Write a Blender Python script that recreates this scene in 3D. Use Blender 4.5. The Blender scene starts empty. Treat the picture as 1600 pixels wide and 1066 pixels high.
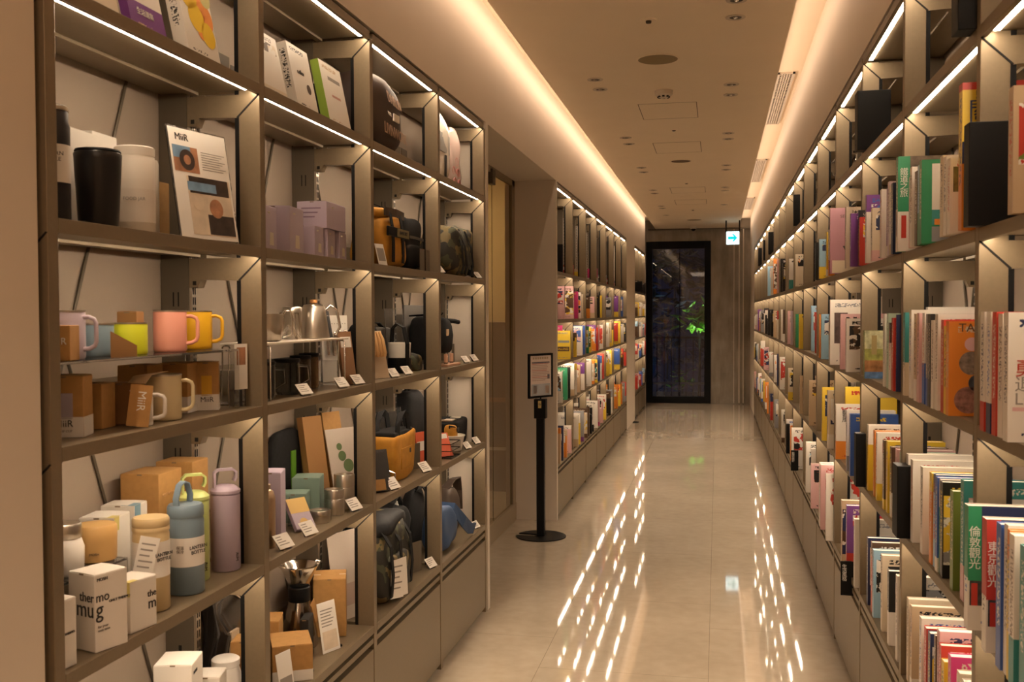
import bpy, bmesh, math, random
from mathutils import Vector, Matrix
PI = math.pi
C = bpy.context.scene.collection
rnd = random.Random(7)

# ------------------------------------------------------------------ materials
MATS = {}
def srgb(r, g, b):
    f = lambda c: c / 12.92 if c <= .04045 else ((c + .055) / 1.055) ** 2.4
    return (f(r / 255), f(g / 255), f(b / 255), 1)
def lin(c): return (c[0], c[1], c[2], 1)
def mat(name, col, rough=.5, metal=0., spec=.5, noise_amt=0., noise_scale=40., bump=0., emit=None, estr=0., trans=0., ior=1.45, coat=0., stretch=None):
    if name in MATS: return MATS[name]
    m = bpy.data.materials.new(name); m.use_nodes = True; MATS[name] = m
    nt = m.node_tree; b = nt.nodes['Principled BSDF']
    b.inputs['Base Color'].default_value = lin(col); b.inputs['Roughness'].default_value = rough
    b.inputs['Metallic'].default_value = metal; b.inputs['Specular IOR Level'].default_value = spec
    b.inputs['IOR'].default_value = ior; b.inputs['Transmission Weight'].default_value = trans
    b.inputs['Coat Weight'].default_value = coat; b.inputs['Coat Roughness'].default_value = .05
    if emit: b.inputs['Emission Color'].default_value = lin(emit); b.inputs['Emission Strength'].default_value = estr
    if noise_amt or bump:
        tc = nt.nodes.new('ShaderNodeTexCoord'); n = nt.nodes.new('ShaderNodeTexNoise')
        n.inputs['Scale'].default_value = noise_scale; n.inputs['Detail'].default_value = 5
        src = tc.outputs['Object']
        if stretch:
            mp = nt.nodes.new('ShaderNodeMapping'); mp.inputs['Scale'].default_value = stretch
            nt.links.new(src, mp.inputs['Vector']); src = mp.outputs['Vector']
        nt.links.new(src, n.inputs['Vector'])
        if noise_amt:
            r = nt.nodes.new('ShaderNodeMapRange'); r.inputs['To Min'].default_value = 1 - noise_amt; r.inputs['To Max'].default_value = 1 + noise_amt
            r.inputs['From Min'].default_value = .25; r.inputs['From Max'].default_value = .75
            nt.links.new(n.outputs['Fac'], r.inputs['Value'])
            mx = nt.nodes.new('ShaderNodeMix'); mx.data_type = 'RGBA'; mx.blend_type = 'MULTIPLY'; mx.inputs['Factor'].default_value = 1
            mx.inputs[6].default_value = lin(col); nt.links.new(r.outputs['Result'], mx.inputs[7]); nt.links.new(mx.outputs[2], b.inputs['Base Color'])
        if bump:
            bp = nt.nodes.new('ShaderNodeBump'); bp.inputs['Strength'].default_value = bump; bp.inputs['Distance'].default_value = .01
            nt.links.new(n.outputs['Fac'], bp.inputs['Height']); nt.links.new(bp.outputs['Normal'], b.inputs['Normal'])
    return m
def cm(key, col, rough=.45, **k): return mat('paint_' + key, col, rough, **k)

class NT:
    """small node-tree helper"""
    def __init__(s, m): s.nt = m.node_tree; s.n = s.nt.nodes; s.l = s.nt.links
    def val(s, x, sock):
        if hasattr(x, 'type') and hasattr(x, 'is_output'): s.l.new(x, sock)
        else: sock.default_value = x
    def math(s, op, a, b=0., c=None):
        n = s.n.new('ShaderNodeMath'); n.operation = op; s.val(a, n.inputs[0]); s.val(b, n.inputs[1])
        if c is not None: s.val(c, n.inputs[2])
        return n.outputs[0]
    def mix(s, f, a, b):
        n = s.n.new('ShaderNodeMix'); n.data_type = 'RGBA'; s.val(f, n.inputs['Factor']); s.val(a, n.inputs[6]); s.val(b, n.inputs[7]); return n.outputs[2]
    def rng(s, x, lo, hi): return s.math('MULTIPLY', s.math('GREATER_THAN', x, lo), s.math('LESS_THAN', x, hi))
    def noise(s, vec, scale, detail=2.):
        n = s.n.new('ShaderNodeTexNoise'); s.val(vec, n.inputs['Vector']); n.inputs['Scale'].default_value = scale; n.inputs['Detail'].default_value = detail; return n.outputs['Fac']
    def xyz(s, x, y, z):
        n = s.n.new('ShaderNodeCombineXYZ'); s.val(x, n.inputs[0]); s.val(y, n.inputs[1]); s.val(z, n.inputs[2]); return n.outputs[0]
    def sep(s, v):
        n = s.n.new('ShaderNodeSeparateXYZ'); s.val(v, n.inputs[0]); return n.outputs
    def attr(s, name):
        n = s.n.new('ShaderNodeAttribute'); n.attribute_type = 'OBJECT'; n.attribute_name = name; return n

def cover_material():
    m = bpy.data.materials.new('printed_cover'); m.use_nodes = True; t = NT(m); b = t.n['Principled BSDF']
    b.inputs['Roughness'].default_value = .32; b.inputs['Specular IOR Level'].default_value = .45
    uv = t.n.new('ShaderNodeUVMap').outputs[0]; s = t.sep(uv); u, v = s[0], s[1]
    c1, c2, c3 = (t.attr(k).outputs['Color'] for k in ('c1', 'c2', 'c3'))
    p = t.sep(t.attr('prm').outputs['Vector']); band, art, seed = p[0], p[1], p[2]
    spine = t.math('GREATER_THAN', u, 1.5); cover = t.math('SUBTRACT', 1., spine)
    inband = t.math('LESS_THAN', v, band)
    topband = t.math('GREATER_THAN', v, t.math('ADD', 1., band))
    topband = t.math('MULTIPLY', topband, t.math('LESS_THAN', band, 0.))
    col = t.mix(t.math('MAXIMUM', inband, topband), c1, c2)
    # cover art rectangle
    av = t.math('SUBTRACT', .86, t.math('MULTIPLY', art, .8))
    inart = t.math('MULTIPLY', t.rng(u, t.math('MULTIPLY_ADD', art, -.14, .14), t.math('MULTIPLY_ADD', art, .14, .86)), t.rng(v, av, .86))
    inart = t.math('MULTIPLY', t.math('MULTIPLY', inart, cover), t.math('GREATER_THAN', art, .05))
    n1 = t.noise(t.xyz(t.math('MULTIPLY_ADD', u, 2.2, seed), t.math('MULTIPLY', v, 3.2), seed), 1.6, 4.)
    n2 = t.noise(t.xyz(t.math('MULTIPLY_ADD', u, 2.6, t.math('MULTIPLY', seed, 1.7)), t.math('MULTIPLY', v, 3.6), t.math('ADD', seed, 4.)), 2.3, 5.)
    artc = t.mix(t.math('GREATER_THAN', n1, .5), c3, t.mix(t.math('GREATER_THAN', n2, .52), c2, (.75, .72, .66, 1)))
    col = t.mix(inart, col, artc)
    # illegible little marks: title on the cover, lettering down the spine
    g = t.noise(t.xyz(t.math('MULTIPLY_ADD', u, 16., seed), t.math('MULTIPLY', v, 30.), seed), 1.4, 1.)
    title = t.math('MULTIPLY', t.math('MULTIPLY', t.rng(v, .885, .945), t.rng(u, .12, .75)), t.math('GREATER_THAN', g, .5))
    foot = t.math('MULTIPLY', t.math('MULTIPLY', t.rng(v, .05, .075), t.rng(u, .15, .6)), t.math('GREATER_THAN', g, .52))
    g2 = t.noise(t.xyz(t.math('MULTIPLY_ADD', u, 5., seed), t.math('MULTIPLY', v, 55.), seed), 1., 1.)
    sp = t.math('MULTIPLY', t.math('MULTIPLY', t.rng(u, 2.25, 2.75), t.rng(v, .3, .9)), t.math('GREATER_THAN', g2, .53))
    col = t.mix(t.math('MAXIMUM', t.math('MAXIMUM', title, foot), sp), col, c3)
    t.l.new(col, b.inputs['Base Color'])
    return m
COVER = cover_material()
PAGES = mat('paper_edges', (.76, .70, .60), .8, noise_amt=.12, noise_scale=300, stretch=(.02, 1, .02))

GREIGE = mat('greige_metal', (.225, .172, .108), .42, metal=.35, noise_amt=.04, noise_scale=90)
GREIGE_D = mat('greige_dark', (.13, .105, .075), .5, metal=.2)
BLACK = mat('black_metal', (.006, .006, .0065), .5, spec=.22)
GAP = mat('gap_shade_black', (.006, .005, .004), .8)  # black paints in the shade of slots, gaps and recesses
PANEL = mat('back_panel_offwhite', (.37, .295, .228), .6)
WALL = mat('wall_paint', (.68, .59, .485), .65, noise_amt=.02, noise_scale=2)
CEIL = mat('ceiling_paint', (.90, .78, .62), .75, noise_amt=.02, noise_scale=3)
NIB = mat('pale_nib', (.66, .58, .49), .55)
STEEL = mat('brushed_steel', (.62, .57, .50), .28, metal=1., noise_amt=.08, noise_scale=60, stretch=(1, 1, .05))
CHROME = mat('chrome', (.75, .72, .68), .1, metal=1.)
WHITE = cm('white', (.78, .74, .68), .5)
CARDW = cm('card_white', (.80, .76, .70), .6)
KRAFT = cm('kraft', (.44, .235, .075), .75, noise_amt=.08, noise_scale=60)
KRAFT_D = cm('kraft_dark', (.30, .15, .05), .75)
LAV = cm('lavender', (.50, .42, .50), .5)
LED = mat('led_diffuser', (1, .9, .8), .5, emit=(1., .79, .57), estr=37.)
ACRYL = mat('clear_acrylic', (.95, .95, .94), .03, trans=.97, ior=1.2, spec=.3)
GLASSM = mat('clear_glass', (.93, .95, .94), .02, trans=1., ior=1.25)
INK = cm('ink', (.03, .027, .025), .6)
GREYINK = cm('grey_ink', (.30, .27, .24), .7)
WHITEINK = cm('white_ink', (.75, .72, .66), .6)

# ------------------------------------------------------------------ mesh builder
class G:
    def __init__(s): s.v = []; s.f = []; s.m = []
    def add(s, vs, fs, mi=0):
        o = len(s.v); s.v += [tuple(p) for p in vs]; s.f += [tuple(i + o for i in f) for f in fs]; s.m += [mi] * len(fs); return s
    def box(s, x0, x1, y0, y1, z0, z1, mi=0):
        if x0 > x1: x0, x1 = x1, x0
        if y0 > y1: y0, y1 = y1, y0
        v = [(x, y, z) for z in (z0, z1) for y in (y0, y1) for x in (x0, x1)]
        return s.add(v, [(0, 2, 3, 1), (4, 5, 7, 6), (0, 1, 5, 4), (2, 6, 7, 3), (0, 4, 6, 2), (1, 3, 7, 5)], mi)
    def cbox(s, c, d, mi=0): return s.box(c[0]-d[0]/2, c[0]+d[0]/2, c[1]-d[1]/2, c[1]+d[1]/2, c[2]-d[2]/2, c[2]+d[2]/2, mi)
    def prism(s, pts, a, b, fn, mi=0):
        """pts: 2-D outline (counter-clockwise); fn(p, t) -> 3-D point for t in (a, b)"""
        n = len(pts); v = [fn(p, a) for p in pts] + [fn(p, b) for p in pts]
        return s.add(v, [tuple(range(n))[::-1], tuple(range(n, 2*n))] + [(i, (i+1) % n, n+(i+1) % n, n+i) for i in range(n)], mi)
    def lathe(s, prof, seg=32, c=(0, 0, 0), mi=0, sx=1., sy=1., ring=False):
        n = len(prof); v = []; f = []
        for k in range(seg):
            a = 2*PI*k/seg
            for r, z in prof: v.append((c[0]+r*math.cos(a)*sx, c[1]+r*math.sin(a)*sy, c[2]+z))
        for k in range(seg):
            k2 = (k+1) % seg
            for i in range(n if ring else n-1): j = (i+1) % n; f.append((k*n+i, k2*n+i, k2*n+j, k*n+j))
        if ring: return s.add(v, f, mi)
        if prof[0][0] > 1e-5: f.append(tuple(k*n for k in range(seg))[::-1])
        if prof[-1][0] > 1e-5: f.append(tuple(k*n+n-1 for k in range(seg)))
        return s.add(v, f, mi)
    def tube(s, pts, r, seg=8, mi=0, closed=False, flat=1.):
        pts = [Vector(p) for p in pts]; n = len(pts); v = []; f = []; ref = None
        for i, p in enumerate(pts):
            d = (pts[(i+1) % n] - pts[i-1]) if closed or 0 < i < n-1 else (pts[1]-pts[0] if i == 0 else pts[-1]-pts[-2])
            d.normalize()
            if ref is None: ref = d.orthogonal().normalized()
            ref = (ref - d*ref.dot(d)); ref = ref.normalized() if ref.length > 1e-6 else d.orthogonal().normalized()
            q = d.cross(ref); rr = r[i] if isinstance(r, (list, tuple)) else r
            for k in range(seg):
                a = 2*PI*k/seg; v.append(p + ref*(math.cos(a)*rr) + q*(math.sin(a)*rr*flat))
        for i in range(n if closed else n-1):
            j = (i+1) % n
            for k in range(seg): f.append((i*seg+k, i*seg+(k+1) % seg, j*seg+(k+1) % seg, j*seg+k))
        if not closed: f += [tuple(range(seg))[::-1], tuple(range((n-1)*seg, n*seg))]
        return s.add(v, f, mi)
    def strap(s, pts, w, th, up=(0, 0, 1), mi=0):
        """flat ribbon along pts; its width follows the given direction"""
        pts = [Vector(p) for p in pts]; v = []; f = []; n = len(pts); w_ = Vector(up).normalized()
        for i, p in enumerate(pts):
            d = (pts[min(i+1, n-1)] - pts[max(i-1, 0)]).normalized()
            a = (w_ - d*w_.dot(d)).normalized(); b = d.cross(a)
            v += [p+a*w/2+b*th/2, p-a*w/2+b*th/2, p-a*w/2-b*th/2, p+a*w/2-b*th/2]
        for i in range(n-1):
            for k in range(4): f.append((i*4+k, i*4+(k+1) % 4, i*4+4+(k+1) % 4, i*4+4+k))
        f += [(3, 2, 1, 0), tuple(range(4*n-4, 4*n))]
        return s.add(v, f, mi)
    def blob(s, c, d, p=.35, nx=14, amp=.0, freq=9., seed=0., taper=0., mi=0, flatbase=True):
        """soft rounded block: base centre c, size d, p -> squareness (small = squarer)"""
        n, mm = nx*2, nx; v = []; f = []
        sg = lambda x, e: math.copysign(abs(x)**e, x)
        for i in range(mm+1):
            ph = -PI/2 + PI*i/mm
            for k in range(n):
                th = 2*PI*k/n
                x = sg(math.cos(ph), p)*sg(math.cos(th), p); y = sg(math.cos(ph), p)*sg(math.sin(th), p); z = sg(math.sin(ph), p)
                tp = 1 - taper*(z+1)/2
                q = Vector((x*d[0]/2*tp, y*d[1]/2*tp, (z+1)/2*d[2]))
                if amp:
                    a, b_, c_ = q.x*freq+seed*1.7, q.y*freq+seed*.9, q.z*freq+seed*2.3
                    o = Vector((math.sin(2.1*b_+1.3*c_)+.6*math.sin(4.3*c_-2.2*b_+seed), math.sin(1.9*a+2.4*c_+1)+.6*math.sin(4.1*a+3.1*c_), math.sin(2.3*a-1.7*b_+2)+.6*math.sin(3.7*b_+4.4*a))) * (amp*.5)
                    q += o
                if flatbase and q.z < 0: q.z = 0
                v.append((c[0]+q.x, c[1]+q.y, c[2]+q.z))
        for i in range(mm):
            for k in range(n): f.append((i*n+k, i*n+(k+1) % n, (i+1)*n+(k+1) % n, (i+1)*n+k))
        return s.add(v, f, mi)
    def build(s, name, m, parent=None, loc=None, rz=0., bevel=0., smooth=40., rot=None, kind=None):
        me = bpy.data.meshes.new(name); me.from_pydata(s.v, [], s.f)
        for x in (m if isinstance(m, (list, tuple)) else [m]): me.materials.append(x)
        me.polygons.foreach_set('material_index', s.m)
        bm = bmesh.new(); bm.from_mesh(me)
        bmesh.ops.remove_doubles(bm, verts=bm.verts, dist=1e-5)
        bmesh.ops.recalc_face_normals(bm, faces=bm.faces)
        if bevel:
            ed = [e for e in bm.edges if len(e.link_faces) == 2 and e.calc_face_angle(0) > .5]
            bmesh.ops.bevel(bm, geom=ed, offset=bevel, segments=2, affect='EDGES', profile=.5)
        bm.to_mesh(me); bm.free()
        if smooth and not (bevel and smooth == 40.):
            me.shade_smooth(); me.set_sharp_from_angle(angle=math.radians(smooth))
        o = bpy.data.objects.new(name, me); C.objects.link(o)
        if parent: o.parent = parent
        if loc is not None: o.location = loc
        if rot is not None: o.rotation_euler = rot
        elif rz: o.rotation_euler = (0, 0, rz)
        if kind: o['kind'] = kind
        return o

def tag(o, label, cat, group=None):
    o['label'] = label; o['category'] = cat
    if group: o['group'] = group
    return o
def thing(name, label, cat, loc=(0, 0, 0), rz=0., group=None, rot=None):
    o = bpy.data.objects.new(name, None); C.objects.link(o); o.location = loc; o.empty_display_size = .05
    o.rotation_euler = rot if rot is not None else (0, 0, rz)
    return tag(o, label, cat, group)
def struct(name, g, m, **k): return g.build(name, m, kind='structure', **k)

TXT = {}
def text_mesh(txt, size, ext=.0006, align='CENTER', spacing=1.):
    key = (txt, size, align)
    if key in TXT: return TXT[key]
    cu = bpy.data.curves.new('lettering', 'FONT'); cu.body = txt; cu.size = size; cu.extrude = ext; cu.align_x = align; cu.align_y = 'CENTER'; cu.space_line = spacing; cu.resolution_u = 3
    ob = bpy.data.objects.new('lettering', cu); C.objects.link(ob)
    bpy.context.view_layer.update()
    me = bpy.data.meshes.new_from_object(ob.evaluated_get(bpy.context.evaluated_depsgraph_get()))
    bpy.data.objects.remove(ob); bpy.data.curves.remove(cu); TXT[key] = me
    return me
def lettering(txt, size, m, parent, pos, right=(1, 0, 0), up=(0, 0, 1), align='CENTER', spacing=1., wide=1., name='lettering'):
    me = text_mesh(txt, size, align=align, spacing=spacing).copy(); me.materials.clear(); me.materials.append(m)
    o = bpy.data.objects.new(name, me); C.objects.link(o); o.parent = parent
    r = Vector(right).normalized(); u = Vector(up).normalized(); n = r.cross(u)
    M = Matrix((r*wide, u, n)).transposed().to_4x4(); M.translation = Vector(pos)
    o.matrix_local = M
    return o
ORD = 'first second third fourth fifth sixth seventh eighth ninth tenth eleventh twelfth thirteenth fourteenth fifteenth sixteenth seventeenth'.split()

# ------------------------------------------------------------------ bookcases
XL, XR = -1.29, .595          # fronts of the two shelving walls
DEPTH = .32
def bookcase(name, label, sg, xf, y0, n, pitch, tiers, deck, led_tiers=None):
    root = thing(name, label, 'bookcase', (xf, y0, 0))
    X = lambda d: sg*d
    W = .0165
    for k in range(n+1):
        y = k*pitch
        p = G().box(X(0), X(.065), y-W, y+W, .0, 2.745).build('post', GREIGE, root, bevel=.0015)
        G().box(X(.065), X(.078), y-W*.9, y+W*.9, .02, 2.74).build('wire_channel', BLACK, p)
        g = G().box(X(.23), X(DEPTH), y-.016, y+.016, .0, 2.75)
        g.box(X(.222), X(.23), y-.013, y+.013, .45, 2.72, 1)
        zz = .47
        while zz < 2.70:
            g.box(X(.2212), X(.222), y-.008, y-.003, zz, zz+.022, 2); g.box(X(.2212), X(.222), y+.003, y+.008, zz, zz+.022, 2); zz += .03
        for z in [t-.17 for t in tiers]:
            for dd in (.262, .278):
                for s in (-1, 1): g.box(X(dd), X(dd+.004), y+s*.0161, y+s*.0166, z, z+.042, 2)
            for s in (-1, 1): g.box(X(.268), X(.278), y+s*.0161, y+s*.0166, z-.105, z-.085, 2)
        g.build('column', [GREIGE_D, STEEL, GAP], root)
        for t in tiers + [2.77, deck]:
            g = G(); b = t-.03
            g.prism([(.002, b), (.068, b-.066), (.19, b-.062), (.20, b-.085), (.228, b-.085), (.228, b)][::-1], y-.0175, y+.0175, lambda q, s: (X(q[0]), s, q[1]))
            g.prism([(.0, b-.001), (.004, b+.0005), (.072, b-.064), (.069, b-.068)], y-.0181, y+.0181, lambda q, s: (X(q[0]), s, q[1]), 1)
            g.box(X(.205), X(.216), y-.0185, y+.0185, b-.078, b-.066, 1)
            if t != deck: g.build('bracket_arm', [GREIGE, GAP], root)
    def board(nm, t, ya, yb, led=True):
        g = G().box(X(.0), X(.014), ya, yb, t-.03, t)
        g.box(X(.014), X(.312), ya, yb, t-.018, t-.0005)
        g.box(X(.19), X(.215), ya, yb, t-.027, t-.018)
        if t < 2.7: g.box(X(.302), X(.312), ya, yb, t, t+.1)
        o = g.build(nm, GREIGE, root, bevel=.001)
        if led: G().box(X(.0225), X(.036), ya+.03, yb-.02, t-.0225, t-.0183).build('led_strip', LED, o)
        return o
    for b in range(n):
        ya, yb = b*pitch+W+.001, (b+1)*pitch-W-.001
        for t in tiers: board('shelf', t, ya, yb)
        board('top_shelf', 2.77, ya, yb); board('deck', deck, ya, yb, False)
        G().box(X(.322), X(.335), b*pitch, (b+1)*pitch, .4, 2.77).build('back_panel', PANEL, root)
        for s in (0, 1):
            a, c = (ya+.03, yb-.03) if s else (yb-.03, ya+.03)
            G().tube([(X(.316), a, .52), (X(.316), c, 2.70)], .0045, 6).build('brace_rod', GREIGE_D, root)
        g = G().box(X(.03), X(.3), ya, yb, .02, deck-.031, 1)
        g.box(X(.003), X(.029), ya, yb, deck-.068, deck-.048, 0)
        g.build('drawer_recess', [GREIGE, GAP], root)
        G().box(X(.002), X(.0285), ya+.001, yb-.001, .028, deck-.09).build('cabinet_door', GREIGE, root, bevel=.001)
    return root

TIER = [2.365, 1.895, 1.435, .973]
bookcase('bookcase', 'greige metal display unit of bags, mugs and bottles facing the long wall of books', -1, XL, 1.755, 4, .936, TIER, .503)
PR = .959; YR = 1.551-PR
bookcase('bookcase', 'long greige metal bookcase running the whole corridor opposite the bags and mugs', 1, XR, YR, 17, PR, TIER, .503)
FT = [2.05, 1.65, 1.295, .95]
bookcase('bookcase', 'greige metal bookcase of colourful books just behind the black sign stand', -1, XL, 8.10, 7, .912, FT, .455)
bookcase('bookcase', 'short greige metal bookcase standing right before the black glass door', -1, XL, 15.97, 3, .765, FT, .455)

# ------------------------------------------------------------------ the setting
def floor_mat():
    m = bpy.data.materials.new('polished_stone_tile'); m.use_nodes = True; t = NT(m); b = t.n['Principled BSDF']
    geo = t.n.new('ShaderNodeNewGeometry').outputs['Position']; s = t.sep(geo)
    n1 = t.noise(geo, 1.7, 6.); n2 = t.noise(geo, 14., 5.)
    f = t.math('ADD', t.math('MULTIPLY', n1, .6), t.math('MULTIPLY', n2, .4))
    cr = t.n.new('ShaderNodeValToRGB'); t.l.new(f, cr.inputs[0])
    cr.color_ramp.elements[0].position = .35; cr.color_ramp.elements[0].color = (.40, .33, .25, 1)
    cr.color_ramp.elements[1].position = .68; cr.color_ramp.elements[1].color = (.50, .42, .325, 1)
    # tile joints: 0.8 m courses along the corridor, staggered
    row = t.math('FLOOR', t.math('DIVIDE', t.math('ADD', s[0], 3.24), .8)); fx = t.math('FRACT', t.math('DIVIDE', t.math('ADD', s[0], 3.24), .8))
    fy = t.math('FRACT', t.math('ADD', t.math('DIVIDE', s[1], 1.2), t.math('MULTIPLY', row, .37)))
    j = t.math('MAXIMUM', t.math('LESS_THAN', fx, .0035), t.math('LESS_THAN', fy, .0025))
    t.l.new(t.mix(t.math('MULTIPLY', j, .55), cr.outputs[0], (.13, .10, .07, 1)), b.inputs['Base Color'])
    b.inputs['Roughness'].default_value = .04; b.inputs['Specular IOR Level'].default_value = .6
    bp = t.n.new('ShaderNodeBump'); bp.inputs['Strength'].default_value = .0008; bp.inputs['Distance'].default_value = .02
    t.l.new(t.noise(geo, 3.5, 2.), bp.inputs['Height']); t.l.new(bp.outputs[0], b.inputs['Normal'])
    return m
struct('floor', G().box(-4.2, 1.3, -4, 19.05, -.1, 0), floor_mat(), smooth=0)
HC = 3.28
struct('ceiling', G().box(-1.14, .39, -4, 19.0, HC, HC+.06), CEIL, smooth=0)
struct('ceiling_cove', G().box(-1.9, 1.3, -4, 19.2, 3.45, 3.52), CEIL, smooth=0)
# long wall with the big shelving: lintel above, wall behind
g = G().box(XR, 1.3, -4, 16.92, 2.785, 3.46); g.box(XR+.345, 1.3, -4, 16.92, 0, 2.785); g.box(XR, 1.3, 16.92, 19.2, 0, 3.46)
g.box(XR, 1.0, -4, YR-.02, 0, 2.785)
struct('wall_right', g, WALL, smooth=0)
g = G().box(-1.66, XL, -4, 18.27, 2.785, 3.46)                       # lintel above the shelving and the glass niche
g.box(-1.72, XL-.345, 1.70, 5.52, 0, 2.785)                          # behind the display unit
g.box(-1.72, XL-.345, 8.03, 18.27, 0, 2.785)
g.box(-1.72, XL, 14.505, 15.95, 0, 2.785)                            # pier between the two bookcases
g.box(-1.72, XL-.01, -4, 1.722, 0, 2.785)
struct('wall_left', g, WALL, smooth=0)
struct('wall_nib', G().box(-1.66, XL+.004, 5.522, 5.575, 0, 2.785), NIB, smooth=0)
struct('wall_pier', G().box(-1.66, XL+.004, 8.03, 8.082, 0, 2.785), NIB, smooth=0)
struct('trim_1', G().box(-1.66, XL+.004, 18.262, 18.30, 0, 2.785), NIB, smooth=0)
def concrete():
    m = bpy.data.materials.new('raw_concrete'); m.use_nodes = True; t = NT(m); b = t.n['Principled BSDF']
    geo = t.n.new('ShaderNodeNewGeometry').outputs['Position']; s = t.sep(geo)
    f = t.math('ADD', t.math('MULTIPLY', t.noise(geo, 1.6, 8.), .65), t.math('MULTIPLY', t.noise(t.xyz(t.math('MULTIPLY', s[0], 5.), s[1], s[2]), 2.5, 6.), .35))
    cr = t.n.new('ShaderNodeValToRGB'); t.l.new(f, cr.inputs[0])
    cr.color_ramp.elements[0].position = .38; cr.color_ramp.elements[0].color = (.20, .165, .125, 1)
    cr.color_ramp.elements[1].position = .64; cr.color_ramp.elements[1].color = (.38, .33, .27, 1)
    t.l.new(cr.outputs[0], b.inputs['Base Color']); b.inputs['Roughness'].default_value = .7
    return m
DW = (-1.322, -.122, 3.045)
g = G().box(DW[1], 1.3, 19.0, 19.25, 0, 3.46); g.box(-2.4, DW[0], 19.0, 19.25, 0, 3.46); g.box(DW[0], DW[1], 19.0, 19.25, DW[2], 3.46)
struct('wall_end', g, concrete(), smooth=0)
struct('wall_recess', G().box(-1.9, -1.72, 18.25, 19.05, 0, 3.46), WALL, smooth=0)
g = G().box(-1.9, 1.3, -4.1, -4, 0, 3.5)
struct('wall_back', g, WALL, smooth=0)
struct('trim_2', G().box(-1.28, .59, 18.94, 18.985, 3.255, 3.285), GREIGE_D, smooth=0)

# black glazed door to the balcony
BF = mat('door_black', (.003, .003, .0035), .4, spec=.15)
door = G()
for a in ((DW[0], DW[0]+.115, 0, DW[2]), (DW[1]-.115, DW[1], 0, DW[2]), (DW[0]+.115, DW[1]-.115, DW[2]-.14, DW[2]), (DW[0]+.115, DW[1]-.115, 0, .125)):
    door.box(a[0], a[1], 18.97, 19.13, a[2], a[3])
door.box(-.705, -.69, 19.03, 19.07, .125, DW[2]-.14)
d = struct('door_1', door, BF, bevel=.004)
G().box(DW[0]+.115, DW[1]-.115, 19.045, 19.057, .125, DW[2]-.14).build('pane', mat('door_glass', (.80, .86, .88), .01, trans=1., ior=1.5), d)
G().box(DW[1]-.10, DW[1]-.085, 18.93, 18.97, .95, 1.25).build('handle', BLACK, d)

# glass niche between the display unit and the bookcase, with a lit room behind
FR = mat('niche_frame', (.30, .23, .15), .5)
w = struct('window_1', G().box(-1.665, -1.625, 5.58, 8.03, 0, .14).box(-1.665, -1.63, 7.93, 8.03, .14, 2.785).box(-1.665, -1.63, 5.58, 8.03, 2.74, 2.785), FR, smooth=0)
G().box(-1.65, -1.64, 5.58, 7.22, .14, 2.74).build('pane', mat('niche_glass', (.88, .84, .74), .01, trans=1., ior=1.35), w)
G().box(-1.652, -1.642, 7.245, 7.93, .14, 2.74).build('pane', MATS['niche_glass'], w)
G().box(-1.66, -1.615, 7.15, 7.25, 2.655, 2.765).build('pivot_clamp', GREIGE_D, w, bevel=.002)
g = G().box(-4.2, -1.66, 10.0, 10.1, 0, 3.3); g.box(-4.2, -4.1, 4.5, 10, 0, 3.3); g.box(-4.2, -1.66, 4.5, 4.6, 0, 3.3); g.box(-4.2, -1.66, 4.5, 10.1, 3.3, 3.4)
struct('wall_back_room', g, mat('room_wall', (.62, .48, .27), .7), smooth=0)
cab = thing('storage_cabinet', 'brown cabinet seen through the niche glass behind the sign stand', 'cabinet', (-2.4, 9.5, 0))
G().box(-.55, .55, -.25, .35, 0, 1.62).build('body', mat('cabinet_brown', (.20, .13, .075), .5), cab, bevel=.004)
G().box(-.56, .56, -.275, -.25, .86, .9).build('ledge', mat('ledge_wood', (.45, .24, .10), .5), cab)
G().box(-.56, .56, -.28, -.25, .40, .425).build('ledge', NIB, cab)

# pipes beside the end wall
for i, x in enumerate((.30, .395, .47)):
    tag(G().tube([(x, 18.95, .02), (x, 18.95, 3.25)], .011 if i else .007, 8).build('conduit_pipe', NIB), ('slim pale pipe just beside the lit exit sign', 'pale pipe in the middle of three by the concrete wall', 'pale pipe nearest the long bookcase on the concrete wall')[i], 'pipe', 'pipes on the concrete wall')
# ------------------------------------------------------------------ ceiling fittings
DLR = mat('downlight_rim', (.62, .53, .43), .5); DLD = mat('downlight_well', (.05, .035, .02), .5)
def downlight(x, y, label):
    r = thing('downlight', label, 'ceiling light', (x, y, HC), 0, 'small recessed ceiling lights')
    G().lathe([(.033, -.001), (.033, -.004), (.052, -.004), (.054, 0), (.04, .001)], 24, ring=True).build('rim', DLR, r)
    G().lathe([(.0, -.0012), (.033, -.0012), (.033, -.0006), (0, -.0006)], 20).build('baffle', DLD, r)
    G().lathe([(0, -.0095), (.009, -.008), (.012, -.0022), (0, -.0022)], 10).build('bulb', CHROME, r)
LY = [6.75, 7.05, 9.03, 9.37, 10.92, 11.27, 12.95, 13.3, 14.9, 15.2, 16.3]
RY = [5.2, 5.5, 7.1, 7.43, 9.0, 9.3, 10.94, 11.28, 12.85, 13.2, 14.9]
for i, y in enumerate(LY): downlight(-.812, y, f'{ORD[i]} recessed ceiling light along the row over the pieces by the sign stand')
for i, y in enumerate(RY): downlight(.092, y, f'{ORD[i]} recessed ceiling light along the row beside the air grilles')
SPK = mat('speaker_mesh', (.30, .235, .13), .8)
def disc(name, x, y, r, label, m):
    t = thing(name, label, name.split('_')[-1], (x, y, HC))
    G().lathe([(r, 0), (r+.012, -.002), (r+.006, -.007), (r, -.006)], 40, ring=True).build('rim', CEIL, t)
    G().lathe([(0, -.005), (r, -.005), (r, -.001), (0, -.001)], 40).build('grille', m, t)
disc('ceiling_speaker', -.365, 6.29, .122, 'round ceiling speaker with olive mesh, the one before the smoke detector', SPK)
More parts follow.
